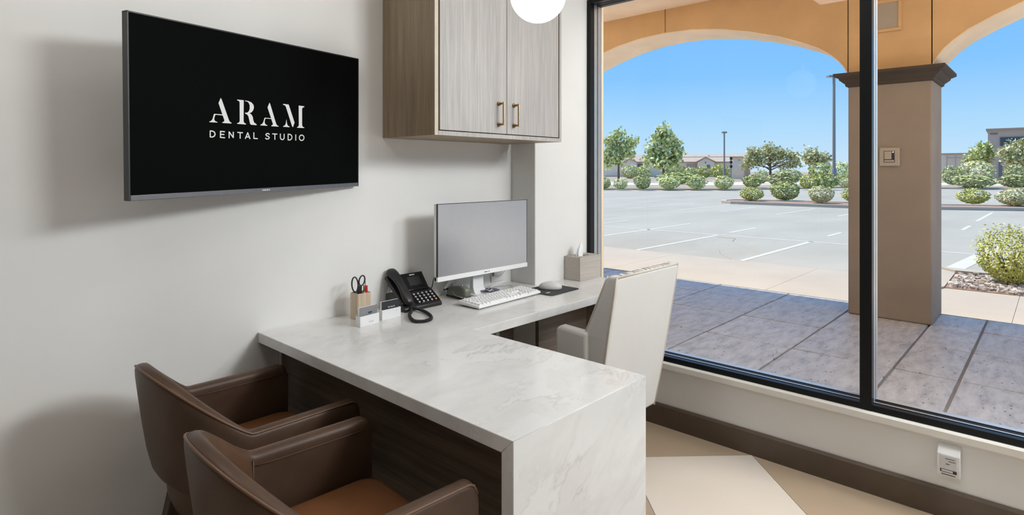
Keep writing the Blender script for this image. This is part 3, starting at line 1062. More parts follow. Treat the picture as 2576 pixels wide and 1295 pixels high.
# keypad plate, tilted
ta = math.atan2(.049, .074)
KM = Matrix.Translation((.030, -.062, .0215)) @ Matrix.Rotation(ta, 4, 'X')
P('keypad_plate', MB().box(-.062, .072, .004, .078, -.001, .0022, KM), M['black_gl'], ph, bevel=.001, seg=1)
for r_ in range(4):
    for c_ in range(5):
        kx, ky = -.046 + c_ * .0235 + .004, .012 + r_ * .0165
        P('key', MB().lathe([(.0054, .0022), (.0050, .0042), (.0036, .0047), (.0002, .0047)], 10, (kx, ky, 0), KM), M['orange_print'] if (r_ == 0 and c_ == 4) else M['keygrey'], ph, smooth=40)
DM = Matrix.Translation((.028, .010, .070)) @ Matrix.Rotation(R(52), 4, 'X')
dp = P('display', MB().box(-.062, .062, .0, .088, -.012, .004, DM), M['black_gl'], ph, bevel=.003)
P('display_glass', MB().box(-.034, .034, .022, .066, .004, .0048, DM), M['lcd'], dp)
P('display_badge', MB().box(-.016, .014, .074, .079, .004, .0046, DM), M['print'], dp)
# handset on the left
HM = Matrix.Translation((-.076, -.060, .026)) @ Matrix.Rotation(R(40), 4, 'X')
hs = MB()
rg = []
for y, hw, z0, z1 in ((-.004, .016, .004, .020), (.003, .024, .0, .028), (.03, .027, .0, .034), (.055, .024, .012, .036), (.10, .022, .018, .040), (.14, .024, .012, .042), (.165, .027, .0, .040), (.190, .024, .0, .034), (.198, .016, .006, .024)):
    rg.append([(hw * sg * kx, y, z) for sg, kx, z in ((-1, .8, z0), (1, .8, z0), (1, 1, z0 + (z1 - z0) * .35), (1, .82, z0 + (z1 - z0) * .85), (.5, .9, z1), (-.5, .9, z1), (-1, .82, z0 + (z1 - z0) * .85), (-1, 1, z0 + (z1 - z0) * .35))])
P('handset', hs.loft(rg, M=HM), M['black_pl'], ph, smooth=60, sub=1)
P('cradle', MB().box(-.030, .030, .01, .175, -.012, .004, HM), M['black_pl'], ph, bevel=.004)
P('line_cable', MB().tube([(.10, .05, .03), (.14, .07, .034), (.165, .076, .055), (.187, .077, .13), (.20, .074, .20)], .0022, 6), M['black_pl'], ph, smooth=180)
# coiled cord
ctl = [Vector(p) for p in ((1.563, 2.052, .764), (1.545, 2.025, .760), (1.505, 1.985, .758), (1.470, 1.925, .758), (1.462, 1.885, .758), (1.490, 1.862, .758), (1.528, 1.872, .758), (1.560, 1.915, .758), (1.585, 1.975, .758), (1.590, 2.02, .760), (1.580, 2.052, .766))]


def crom(pts_, n_):
    out = []
    for k in range(len(pts_) - 1):
        p0, p1, p2, p3 = pts_[max(0, k - 1)], pts_[k], pts_[k + 1], pts_[min(len(pts_) - 1, k + 2)]
        for q in range(n_):
            t = q / n_
            out.append(.5 * ((2 * p1) + (p2 - p0) * t + (2 * p0 - 5 * p1 + 4 * p2 - p3) * t * t + (3 * p1 - p0 - 3 * p2 + p3) * t ** 3))
    out.append(pts_[-1])
    return out


cl = crom(ctl, 64)
hel = []
for k, p in enumerate(cl):
    t = (cl[min(k + 1, len(cl) - 1)] - cl[max(k - 1, 0)]).normalized()
    s_ = t.cross(Vector((0, 0, 1))).normalized()
    a = k * 2 * PI / 8
    hel.append(p + (s_ * math.cos(a) + Vector((0, 0, 1)) * math.sin(a)) * .0052)
P('coiled_cord', MB().tube(hel, .0021, 5).tube(cl, .0046, 6), M['black_pl'], ph, smooth=180)
bpy.data.objects['coiled_cord'].matrix_parent_inverse = Matrix.Translation((-1.638, -2.125, -ZT))

# ---- pen cup with scissors and pens
cup = thing('pen_cup', 'pale wooden square pen cup standing against the back wall', 'cup', (1.360, 2.125, ZT))
hw, hd, wt, hh = .036, .03, .005, .106


def rrect(a, b_, r_, n_=4):
    o = []
    for cx_, cy_, a0 in ((a - r_, b_ - r_, 0), (-a + r_, b_ - r_, 90), (-a + r_, -b_ + r_, 180), (a - r_, -b_ + r_, 270)):
        for k in range(n_ + 1):
            q = R(a0 + 90 * k / n_)
            o.append((cx_ + r_ * math.cos(q), cy_ + r_ * math.sin(q)))
    return o


oA, oB = rrect(hw, hd, .012), rrect(hw - wt, hd - wt, .008)
P('cup_body', MB().loft([[(x, y, 0) for x, y in oA], [(x, y, hh) for x, y in oA], [(x, y, hh) for x, y in oB], [(x, y, .006) for x, y in oB]]), M['pale_wood'], cup, smooth=40)
sc = thing('scissors', 'black-handled scissors standing in the wooden pen cup', 'scissors', (1.346, 2.122, ZT + .03))
for cx_, cz_, rx, rz, tilt in ((-.015, .112, .0145, .031, .10), (.018, .124, .0135, .021, -.25)):
    ring = []
    for k in range(22):
        a = 2 * PI * k / 22
        x, z = rx * math.cos(a), rz * math.sin(a)
        ring.append((cx_ + x * math.cos(tilt) - z * math.sin(tilt), 0, cz_ + x * math.sin(tilt) + z * math.cos(tilt)))
    P('handle', MB().tube(ring, .0030, 8, closed=True), M['black_pl'], sc, smooth=180)
P('shank', MB().loft([[(x0_, -.004, z), (x1_, -.004, z), (x1_, .004, z), (x0_, .004, z)] for x0_, x1_, z in ((-.004, .012, .03), (-.003, .016, .08), (.0, .017, .105))]), M['black_pl'], sc, bevel=.002)
P('blade', MB().prism([(-.003, -.02), (.0, -.023), (.009, .035), (-.001, .035)], -.0015, .0015, 'y'), M['steel'], sc)
rp_ = thing('red_pen', 'red pen with white tip standing in wooden pen cup', 'pen', (1.382, 2.118, ZT + .008))
P('barrel', MB().lathe([(.0045, 0), (.0065, .01), (.0065, .122), (.0055, .125)], 12), M['red'], rp_, smooth=40)
P('tip', MB().lathe([(.0055, .125), (.0055, .137), (.003, .143)], 12), M['white_pl'], rp_, smooth=40)
wp = thing('white_pen', 'thin white pen between scissors and red pen in cup', 'pen', (1.369, 2.112, ZT + .008))
P('barrel', MB().lathe([(.003, 0), (.004, .01), (.004, .112), (.003, .115)], 10), M['white_pl'], wp, smooth=40)
P('cap', MB().lathe([(.0042, .10), (.0042, .124), (.002, .128)], 10), M['bronze'], wp, smooth=40)
sp = thing('short_pen', 'short steel-topped pen at right edge of pen cup', 'pen', (1.388, 2.135, ZT + .008))
P('barrel', MB().lathe([(.003, 0), (.004, .01), (.004, .106), (.002, .110)], 10), M['steel'], sp, smooth=40)

# ---- card holders
def holder(lab_h, lab_c, loc, rz, cardmat, cmark, hmark):
    t = thing('card_holder', lab_h, 'card holder', loc, rz, 'white card holders')
    a, b_, h, w_ = .048, .0135, .040, .003
    P('tray', MB().box(-a, a, -b_, -b_ + w_, 0, h).box(-a, a, b_ - w_, b_, 0, h * 1.1).box(-a, -a + w_, -b_ + w_, b_ - w_, 0, h).box(a - w_, a, -b_ + w_, b_ - w_, 0, h)
      .box(-a + w_, a - w_, -b_ + w_, b_ - w_, 0, w_), M['white_pl'], t)
    P('tray_mark', hmark, M['grey_pl'], t)
    c = thing('business_cards', lab_c, 'cards', loc, rz, 'business cards in the holders')
    P('stack', MB().box(-.044, .044, -.004, .006, .0035, .072), M['tissue'], c)
    P('front_card', MB().box(-.044, .044, -.0056, -.0042, .0035, .073), cardmat, c)
    P('card_print', cmark, M['print'] if cardmat is M['black_card'] else M['print_dark'], c)


mk = MB()
for k in range(5):
    x = -.012 + k * .0075
    mk.box(x, x + .0045, -.0062, -.0056, .0445, .0485 - .001 * (k % 2)).box(x, x + .0015, -.0062, -.0056, .0445, .0505)
holder('white card holder in front of wooden cup, holding grey cards', 'stack of grey business cards in the left white holder', (1.3195, 2.012, ZT), R(7), M['grey_card'],
       MB().box(-.002, .018, -.0062, -.0056, .046, .051).box(.0, .014, -.0062, -.0056, .044, .0455), MB().box(-.004, .02, -.0140, -.0134, .010, .016))
holder('white card holder beside the phone, holding black cards', 'stack of black business cards in the right white holder', (1.4415, 2.036, ZT), R(3), M['black_card'],
       mk, MB().box(.024, .028, -.0140, -.0134, .026, .031))

# ---- stapler
sp_ = thing('stapler', 'sage green desk stapler lying left of the monitor stand', 'stapler', (1.893, 2.112, ZT), R(-4))
P('foot', MB().box(-.019, .019, -.075, .075, 0, .008), M['black_pl'], sp_, bevel=.002)
rg = []
for y, hw_, z0, z1 in ((-.074, .014, .016, .044), (-.068, .019, .014, .054), (-.05, .021, .012, .0605), (-.01, .021, .010, .061), (.03, .020, .008, .054), (.06, .019, .008, .045), (.074, .016, .009, .034)):
    rg.append([(-hw_, y, z0), (hw_, y, z0), (hw_, y, z0 + (z1 - z0) * .7), (hw_ * .7, y, z1), (-hw_ * .7, y, z1), (-hw_, y, z0 + (z1 - z0) * .7)])
P('body', MB().loft(rg), M['stapler'], sp_, bevel=.003, smooth=50)
P('magazine', MB().box(-.0185, .0185, -.074, .0, .008, .0135), M['stapler'], sp_, bevel=.001, seg=1)
P('slider', MB().tube([(-.0205, .02, .034), (-.0215, .005, .018), (-.0215, -.01, .014), (-.021, -.06, .0125)], .0022, 6), M['steel'], sp_, smooth=180)
P('rivet', MB().ball((-.0185, -.070, .010), .0055, 12), M['steel'], sp_, smooth=180)
P('rivet', MB().ball((.006, -.02, .0605), .0052, 12), M['steel'], sp_, smooth=180)
# ---- clamp behind the stapler
cp = thing('metal_clamp', 'small silver metal clamp behind the green stapler', 'clamp', (1.934, 2.190, ZT))
P('post', MB().box(-.018, .008, -.012, .012, 0, .086), M['grey_pl'], cp, bevel=.003)
P('lever', MB().tube([(-.012, -.014, .072), (-.040, -.014, .066), (-.075, -.014, .040)], [.012, .011, .004], 8), M['grey_pl'], cp, smooth=60)
P('jaw', MB().tube([(-.078, -.014, .036), (-.045, -.014, .036), (-.018, -.014, .026)], [.004, .005, .006], 8), M['dark_metal'], cp, smooth=60)
# ---- white cable
cb_ = P('cable', MB().tube(crom([Vector(p) for p in ((2.152, 2.155, .757), (2.185, 2.170, .757), (2.235, 2.165, .757), (2.262, 2.125, .757), (2.245, 2.075, .757), (2.205, 2.030, .757), (2.190, 2.012, .757))], 10), .0032, 8)
        .tube(crom([Vector(p) for p in ((2.150, 2.12, .756), (2.175, 2.11, .756), (2.195, 2.075, .756), (2.180, 2.05, .757))], 8), .0022, 6), M['white_pl'], smooth=180)
tag(cb_, 'thin white cable looping on desk right of the monitor stand', 'cable')
# ---- wall outlet behind the monitor
ol = thing('wall_outlet', 'white wall outlet behind the monitor with thin cord plugged in', 'outlet', (2.262, YW - .0015, .806))
P('cover_plate', MB().box(-.045, .045, -.006, 0, -.04, .05), M['white_pl'], ol, bevel=.002)
P('plug', MB().box(-.040, -.034, -.016, -.006, -.006, .022), M['pole'], ol)
P('cord', MB().tube(crom([Vector(p) for p in ((-.036, -.02, -.004), (-.01, -.03, -.006), (.03, -.03, .014), (.05, -.03, .05))], 6), .0018, 6), M['grey_pl'], ol, smooth=180)

# ---- wall control under the window
wc = thing('wall_control', 'white thermostat-like control box low on wall under window', 'control box', (XW - .0005, .31, .17))
P('housing', MB().prism([(0, 0), (-.030, .004), (-.034, .012), (-.034, .088), (0, .122)], -.036, .036, 'y'), M['white_pl'], wc, bevel=.002)
P('label_plate', MB().box(-.0356, -.034, -.026, .026, .034, .084), M['grey_pl'], wc)
P('slot', MB().box(-.0352, -.034, -.026, .026, .020, .031), M['charcoal'], wc)
P('slot_bar', MB().box(-.0357, -.0338, -.014, .022, .0225, .030), M['grey_pl'], wc)
P('lower_slot', MB().box(-.0352, -.034, -.022, .022, .0105, .013), M['charcoal'], wc)
P('label_print', MB().box(-.0360, -.0355, -.020, .010, .073, .075).box(-.0360, -.0355, -.022, .0, .064, .066).box(-.0360, -.0355, -.004, .008, .052, .055), M['print_dark'], wc)

# ================================================================== OUTSIDE: ARCADE
XA0, XA1 = 6.30, 6.89            # arcade wall, inner and outer face
ZSP, ZSO, ZTOP = 2.285, 3.266, 4.1
prof = [(0, 0), (.04, .075), (.085, .135), (.15, .197), (.255, .276), (.42, .360), (.635, .453), (.95, .555), (1.262, .632), (1.60, .682), (1.92, .695)]


def arch_z(y):
    """underside height of the arcade wall at y"""
    for lo, hi in ((5.31, 5.97), (.81, 1.468), (-3.69, -3.03)):
        if lo - 1e-6 <= y <= hi + 1e-6:
            return ZSP
    for lo, hi in ((1.468, 5.31), (-3.03, .81), (5.97, 9.81)):
        if lo < y < hi:
            u = min(y - lo, hi - y)
            for (a, za), (b_, zb) in zip(prof, prof[1:]):
                if u <= b_:
                    return ZSP + za + (zb - za) * (u - a) / (b_ - a)
            return ZSP + .695
    return ZSP


arc = setting('arcade')


def arcade_piece(name, y0, y1, x0, x1, mat, lift=0.0):
    ys = {y0, y1}
    for lo, hi in ((1.468, 5.31), (-3.03, .81), (5.97, 9.81)):
        for a, _ in prof:
            for k in (0, .5):
                for yy in (lo + a, hi - a):
                    if y0 < yy < y1:
                        ys.add(yy)
        for k in range(60):
            yy = lo + (hi - lo) * k / 59
            if y0 < yy < y1:
                ys.add(yy)
    ys = sorted(ys)
    vs, fs = [], []
    for y in ys:
        z = arch_z(min(max(y, y0 + 1e-4), y1 - 1e-4)) + lift
        vs += [(x0, y, z), (x1, y, z), (x1, y, ZTOP), (x0, y, ZTOP)]
    for k in range(len(ys) - 1):
        for i in range(4):
            j = (i + 1) % 4
            fs.append((k * 4 + i, k * 4 + j, k * 4 + 4 + j, k * 4 + 4 + i))
    fs += [(3, 2, 1, 0), tuple(len(vs) - 4 + i for i in range(4))]
    return P(name, MB().add(vs, fs), mat, arc)


jn = [-3.69, -3.03, -1.11, .81, 1.468, 3.39, 5.31, 5.97, 7.89, 9.81]
for a, b_ in zip(jn, jn[1:]):
    arcade_piece('wall_panel', a + .005, b_ - .005, XA0, XA1, M['stucco'])
# smooth arch undersides, stucco colour lightened to carry bounced light
for lo, hi in ((1.468, 5.31), (-3.03, .81)):
    rg = []
    n = 80
    ys = sorted({lo + a for a, _ in prof} | {hi - a for a, _ in prof} | {lo + (hi - lo) * k / n for k in range(n + 1)})
    for y in ys:
        z = arch_z(min(max(y, lo + 1e-4), hi - 1e-4))
        rg.append([(XA0 - .0008, y, z - .0015), (XA1 + .0008, y, z - .0015), (XA1 + .0008, y, z + .012), (XA0 - .0008, y, z + .012)])
    P('arch_soffit', MB().loft(rg), M['soffit'], arc, smooth=40)
P('joint_core', MB().box(XA0 + .02, XA1 - .02, -3.6, 9.7, 3.02, ZTOP - .02), M['joint'], arc)
P('canopy_ceiling', MB().box(XW + .13, XA0 - .001, -5, 9.81, ZSO, ZSO + .3), M['soffit'], arc)
P('facade', MB().box(XW + .131, XW + .15, -5, YE - .05, 0, ZSO).box(XW + .131, XW + .15, 2.07, 9.8, 0, ZSO).box(XW + .131, XW + .15, YE - .05, 2.07, ZH + .06, ZSO), M['stucco'], arc)
P('sun_block_wall', MB().box(XW + .25, XA0, 9.6, 9.8, 0, ZSO), M['stucco'], arc)  # unseen wall added to keep sun out of the walk's end
for k, y0 in enumerate((.81, 5.31, -3.69)):
    y1 = y0 + .658
    P('column_shaft', MB().box(XA0, XA1, y0, y1, 0, 2.19), M['column'], arc, bevel=.014, seg=3)
    rg = []
    for o_, z in ((-.005, 2.155), (.018, 2.168), (.022, 2.190), (.030, 2.195), (.062, 2.225), (.066, 2.242), (.078, 2.246), (.105, 2.262), (.105, 2.287)):
        rg.append([(XA0 - o_, y0 - o_, z), (XA1 + o_, y0 - o_, z), (XA1 + o_, y1 + o_, z), (XA0 - o_, y1 + o_, z)])
    P('capital', MB().loft(rg), M['capital'], arc, label='dark brown stepped capital')
fr = MB()
for a, b_, c_, d_ in ((1.035, 1.255, 2.640, 2.668), (1.035, 1.255, 2.905, 2.933), (1.035, 1.060, 2.668, 2.905), (1.230, 1.255, 2.668, 2.905)):
    fr.box(XA0 - .014, XA0 + .004, a, b_, c_, d_)
P('plaque_frame', fr, M['stucco'], arc, bevel=.004)
P('plaque', MB().box(XA0 - .006, XA0 + .004, 1.06, 1.23, 2.668, 2.905), M['plaque'], arc, label='grey square plaque above the column')

sb = thing('wall_plate', 'beige square switch plate on the stucco column outside', 'switch', (XA0 - .001, 1.127, 1.490))
P('plate', MB().box(-.022, 0, -.079, .079, -.084, .084), M['beige_plate'], sb, bevel=.008, seg=3)
P('recess', MB().box(-.0235, -.020, -.042, .042, -.050, .054), M['charcoal'], sb)
P('rocker', MB().box(-.030, -.0225, -.018, .038, -.022, .050), M['beige_plate'], sb, bevel=.002)
P('lower_button', MB().box(-.027, -.0225, -.038, .038, -.046, -.028), M['beige_plate'], sb, bevel=.002)
P('indicator', MB().box(-.029, -.0225, -.037, -.024, .036, .050), M['tissue'], sb)

# ------------------------------------------------------------------ paving under the arcade
pat = setting('patio_floor', MB().box(XW + .13, 6.88, -5, 9.6, -.2, -.022), M['joint'])
XJ = [2.985, 3.97, 4.762, 5.555, 6.335, 6.878]
YJs = [-5, -4.4, -3.7, -3.0, -2.35, -1.65, -.95, -.25, .468, .832, 1.500, 2.185, 2.960, 3.720, 4.460, 5.200, 5.95, 6.7, 7.45, 8.2, 9.6]
wide = {.468, .832, 1.500}
random.seed(11)
for xa, xb in zip(XJ, XJ[1:]):
    for ya, yb in zip(YJs, YJs[1:]):
        g0 = .0085 if ya in wide else .007
        g1 = .0085 if yb in wide else .007
        h = random.uniform(-.0015, .0015)
        P('paver', MB().box(xa + .007, xb - .007, ya + g0, yb - g1, -.03, h), M['paver'], pat, bevel=.004, seg=1)

# ------------------------------------------------------------------ sidewalk, asphalt, lines
sw = setting('sidewalk', MB().box(6.885, 8.9, -14, 16, -.2, -.006), M['concrete'])
ys = [-14, -11.6, -9.2, -6.8, -4.4, -2.6, -.9, .30, 2.45, 4.6, 6.75, 8.9, 11, 13.2, 16]
for a, b_ in zip(ys, ys[1:]):
    P('slab', MB().box(6.886, 8.9, a + .002, b_ - .002, -.03, 0), M['concrete'], sw)
lot = setting('parking_lot', MB().prism([(8.9, -60), (8.9, 60), (30, 60), (34.6, 26.6), (36.2, 24.3), (38.6, 20.5), (41.9, 16.8), (47.5, 14.6), (53.2, 12.6), (55.6, 6.2), (58, -60)], -.2, -.012), M['asphalt'])
gd = setting('ground', MB().box(-2, 900, -700, 700, -.6, -.08), M['dirt'])


def line(x0, y0, x1, y1, wd):
    p, q = Vector((x0, y0)), Vector((x1, y1))
    n = (q - p).normalized()
    n = Vector((-n.y, n.x)) * wd / 2
    P('painted_line', MB().prism([tuple(p + n), tuple(q + n), tuple(q - n), tuple(p - n)], -.0125, -.0085), M['paint'], lot)


line(12.24, 13, 12.34, -9, .085)
for y, segs in ((7.06, ((8.95, 14.4),)), (5.35, ((8.93, 12.2), (12.87, 14.4))), (3.54, ((8.97, 12.3), (13.55, 14.6))), (8.8, ((8.95, 14.2),)),
                (1.62, ((17.1, 18.6), (20.4, 25.0))), (9.78, ((19, 24.3),)), (8.38, ((19.4, 22.4),)), (6.5, ((19.2, 23.2),)), (4.87, ((19.7, 24),)), (3.2, ((19.6, 24),)),
                (11.5, ((18.5, 24),)), (13.3, ((18, 23.5),)), (15.2, ((17.5, 22),)), (-.9, ((13.2, 14.6), (20, 24.5)))):
    for a, b_ in segs:
        line(a, y, b_, y - .03 * (b_ - a) / 3, .085)
line(9.80, 1.10, 13.6, .78, .22)
for pts_ in (((1805, 597), (1850, 600), (1842, 608), (1858, 618), (1895, 630), (1910, 640)), ((1808, 628), (1812, 640), (1840, 652))):
    P('crack', MB().tube([ground(*p, -.0115) for p in pts_], .006, 4), M['dirt'], lot)

# planting bed cut into the sidewalk edge, with gravel and the near shrub
bed = setting('planting_bed')
Q = [(8.43, .965), (9.66, .99), (9.72, -3.2), (8.50, -3.2)]
P('soil', MB().prism(Q, -.03, .008), M['mulch'], bed)
kb_ = MB()
kb_.prism([(8.30, 1.0), (8.43, .965), (9.66, .99), (9.90, 1.18), (9.0, 1.2)], -.03, .02)
kb_.prism([(9.66, .99), (9.72, -3.2), (9.95, -3.2), (9.90, 1.18)], -.03, .05)
P('kerb', kb_, M['concrete'], bed)
random.seed(21)
gv = MB()
for k in range(1500):
    x, y = random.uniform(8.47, 9.68), random.uniform(-.75, .95)
    r_ = random.uniform(.012, .030) * (1 if random.random() < .9 else 1.4)
    Mx = Matrix.Translation((x, y, .010 + r_ * .25)) @ Matrix.Rotation(random.uniform(0, 6), 4, 'Z') @ Matrix.Rotation(random.uniform(-.5, .5), 4, 'X')
    a, b_, c_ = r_ * random.uniform(.8, 1.3), r_ * random.uniform(.6, 1), r_ * random.uniform(.45, .7)
    vs = [(s1 * a * random.uniform(.5, 1), s2 * b_ * random.uniform(.5, 1), s3 * c_) for s1 in (-1, 1) for s2 in (-1, 1) for s3 in (-1, 1)]
    gv.add(vs, [(0, 1, 3, 2), (4, 6, 7, 5), (0, 4, 5, 1), (2, 3, 7, 6), (0, 2, 6, 4), (1, 5, 7, 3)], Mx)
gvo = P('gravel', gv, M['gravel'], bed, kind='stuff')

# kerbed island in the lot and the far kerb
isl = setting('kerbed_island')
outer = [(24.15, 10.0), (24.5, 10.55), (25.2, 10.85), (26.0, 10.75), (26.6, 10.3), (27.2, 5), (28.6, 1), (30, -8), (28.5, -8), (26.9, .4), (25.6, 3.0), (24.3, 5.7)]
cen = Vector((26.3, 4.6))


def inset(poly, d):
    out = []
    n_ = len(poly)
    for k in range(n_):
        p, a, b_ = Vector(poly[k]), Vector(poly[k - 1]), Vector(poly[(k + 1) % n_])
        t = (b_ - a).normalized()
        nn = Vector((t.y, -t.x))
        out.append(tuple(p + nn * d))
    return out


inn = inset(outer, .22)
n_ = len(outer)
kk = MB().loft([[(x, y, -.02) for x, y in outer], [(x, y, .10) for x, y in outer], [(x, y, .10) for x, y in inn], [(x, y, .02) for x, y in inn]], caps=False)
P('kerb', kk, M['kerb'], isl)
P('mulch', MB().prism(inset(outer, .2), -.01, .075), M['mulch'], isl)
fk = setting('far_kerb')
fp = [(30, 60), (34.6, 26.6), (36.2, 24.3), (38.6, 20.5), (41.9, 16.8), (47.5, 14.6), (53.2, 12.6), (55.6, 6.2), (58, -60)]
out2 = [(p[0] + 1.2, p[1] + .5) for p in fp]
P('kerb', MB().loft([[(p[0], p[1], -.05), (p[0], p[1], .10), (q_[0], q_[1], .10), (q_[0], q_[1], -.05)] for p, q_ in zip(fp, out2)]), M['kerb'], fk)
P('verge', MB().loft([[(p[0] + 1.0, p[1] + .4, -.1), (p[0] + 1.0, p[1] + .4, .12), (p[0] + 14, p[1] + 6, .02), (p[0] + 14, p[1] + 6, -.1)] for p in fp]), M['dirt'], fk)
M['road'] = stucco('far_road', (.60, .56, .52), .04, .2)
rd = setting('far_road', MB().loft([[(p[0] + 15, p[1] + 6.5, -.2), (p[0] + 15, p[1] + 6.5, -.03), (p[0] + 31, p[1] + 13, -.03), (p[0] + 31, p[1] + 13, -.2)] for p in fp]), M['road'])

# ------------------------------------------------------------------ shrubs
def leaves(n, seed, leaf, shape='round', spikes=0):
    """leaf rhombs over a lumpy dome of unit width; returns a mesh builder"""
    rs = np.random.RandomState(seed)
    mb = MB()
    lumps = rs.normal(size=(14, 3))
    lumps[:, 2] = np.abs(lumps[:, 2])
    lumps /= np.linalg.norm(lumps, axis=1)[:, None]
    for k in range(n):
        d = rs.normal(size=3)
        d /= np.linalg.norm(d)
        b_ = max(0, (lumps @ d).max()) ** 6
        rad = (.38 + .12 * b_) * rs.uniform(.62, 1.0) ** .5
        hr = (1 - abs(d[2]) ** 2.4) ** .5 / max(1e-3, math.sqrt(1 - d[2] ** 2))
        p = np.array([d[0] * rad * hr, d[1] * rad * hr, .34 + (d[2] * rad * 1.08 if d[2] > 0 else d[2] * .32)])
        if p[2] < .02:
            p[2] = rs.uniform(.02, .1)
        if spikes and d[2] > .35 and rs.rand() < spikes:
            p += d * rs.uniform(.02, .16)
        nrm = d + rs.normal(size=3) * .55 + np.array([0, 0, .35])
        nrm /= np.linalg.norm(nrm)
        u = np.cross(nrm, rs.normal(size=3))
        u /= np.linalg.norm(u)
        v = np.cross(nrm, u)
        L = leaf * rs.uniform(.7, 1.3)
        W_ = L * .55
        mb.add([p - u * L, p - v * W_, p + u * L, p + v * W_], [(0, 1, 2, 3)])
    return mb


def stems(seed, n=7):
    rs = np.random.RandomState(seed)
    mb = MB()
    for k in range(n):
        a = rs.uniform(0, 6.28)
        mb.tube([(0, 0, 0), (.1 * math.cos(a), .1 * math.sin(a), .2), (.28 * math.cos(a), .28 * math.sin(a), .5)], [.018, .012, .004], 5)
    return mb


_cache = {}


def shrub(label, pos, wd, ht, mat, n, leaf, var=0, group=None, name='shrub', spikes=0):
    key = (n, leaf, var, mat.name, spikes)
    if key not in _cache:
        _cache[key] = (leaves(n, 100 + var, leaf, spikes=spikes).mesh('foliage', mat), stems(var).mesh('stems', M['bark']))
    fm, sm = _cache[key]
    t = thing(name, label, 'shrub', tuple(pos), random.uniform(0, 6.28), group)
    t.scale = (wd, wd, ht / .86)
    P('foliage', fm, None, t)
    P('stems', sm, None, t)
    return t


random.seed(8)


def shrub_px(label, px, base, wpx, toppx, mat, n, leaf, var, group, z=0.0, spikes=0, grow=1.0):
    p = ground(px, base, z)
    D = (p - Vector((0, 0, EYE))).dot(Vector((math.sin(TH), math.cos(TH), 0)))
    return shrub(label, p, wpx * D / FPX * grow, (base - toppx) * D / FPX, mat, n, leaf, var, group, spikes=spikes)


near = ground(2530, 722)
shrub('yellow-green leafy shrub in the gravel bed at right edge', (near.x + .22, near.y - .05, .01), .72, .66, M['leaf_yellow'], 4200, .024, 1, spikes=.5)
G1 = 'shrubs on the kerbed island'
shrub_px('yellow-green round shrub at left tip of the kerbed island', 1891, 504, 60, 469, M['leaf_yellow'], 1300, .045, 2, G1, .09)
shrub_px('large dark green round shrub, biggest on the kerbed island', 1975, 503, 80, 455, M['leaf_dark'], 1300, .045, 3, G1, .09)
shrub_px('pale yellow-green shrub on island between dark shrub and column', 2065, 510, 66, 466, M['leaf_pale'], 1300, .045, 4, G1, .09)
shrub_px('island shrub half hidden behind left edge of the column', 2148, 508, 60, 470, M['leaf_yellow'], 1300, .045, 5, G1, .09)
shrub_px('bright green round island shrub just right of the column', 2449, 513, 74, 472, M['leaf_yellow'], 1300, .045, 6, G1, .09)
shrub_px('pale green island shrub under the sign building, cut by photo edge', 2552, 517, 84, 472, M['leaf_pale'], 1300, .045, 7, G1, .09)
G2 = 'clipped shrubs along the far kerb'
for k, (lab, px, bs, wp_, tp_, mt) in enumerate((
        ('leftmost far kerb shrub, cut by the window jamb', 1521, 474, 36, 445, 'leaf_dark'),
        ('small round far kerb shrub, second from window jamb', 1562, 475, 41, 448, 'leaf_green'),
        ('round far kerb shrub just left of the tall pointed tree', 1617, 475, 48, 438, 'leaf_dark'),
        ('wide low shrub on far kerb right below tall pointed tree', 1684, 475, 62, 443, 'leaf_green'),
        ('round far kerb shrub just right of the tall pointed tree', 1753, 475, 56, 438, 'leaf_green'),
        ('round far kerb shrub below the distant lamp post', 1820, 475, 54, 440, 'leaf_green'),
        ('grey-green far kerb shrub behind the yellow-green island shrub', 1892, 472, 52, 438, 'leaf_dark'),
        ('wide grey-green far shrub behind the large dark island shrub', 1968, 468, 82, 432, 'leaf_grey'),
        ('yellowish far shrub between dark island shrub and lamp pole', 2034, 474, 52, 438, 'leaf_yellow'),
        ('dark green far shrub left of the tall lamp pole base', 2078, 474, 64, 434, 'leaf_dark'),
        ('pale far shrub between tall lamp pole and column', 2128, 472, 40, 446, 'leaf_pale'),
        ('wide clipped grey-green shrub in front of sign building corner', 2452, 472, 102, 436, 'leaf_grey'),
        ('clipped grey-green shrub under the dark blue sign', 2556, 471, 84, 438, 'leaf_grey'))):
    shrub_px(lab, px, bs, wp_, tp_, M[mt], 700, .06, 10 + k % 4, G2, .1)
G3 = 'bushes in front of the far houses'


def shrub_far(lab, px, D, wpx, top, mt, var):
    zb = .0
    p = at(px, 430, D)
    p.z = zb
    ht = EYE + (HOR - top) / FPX * D
    shrub(lab, p, wpx * D / FPX, ht, M[mt], 700, .06, var, G3)


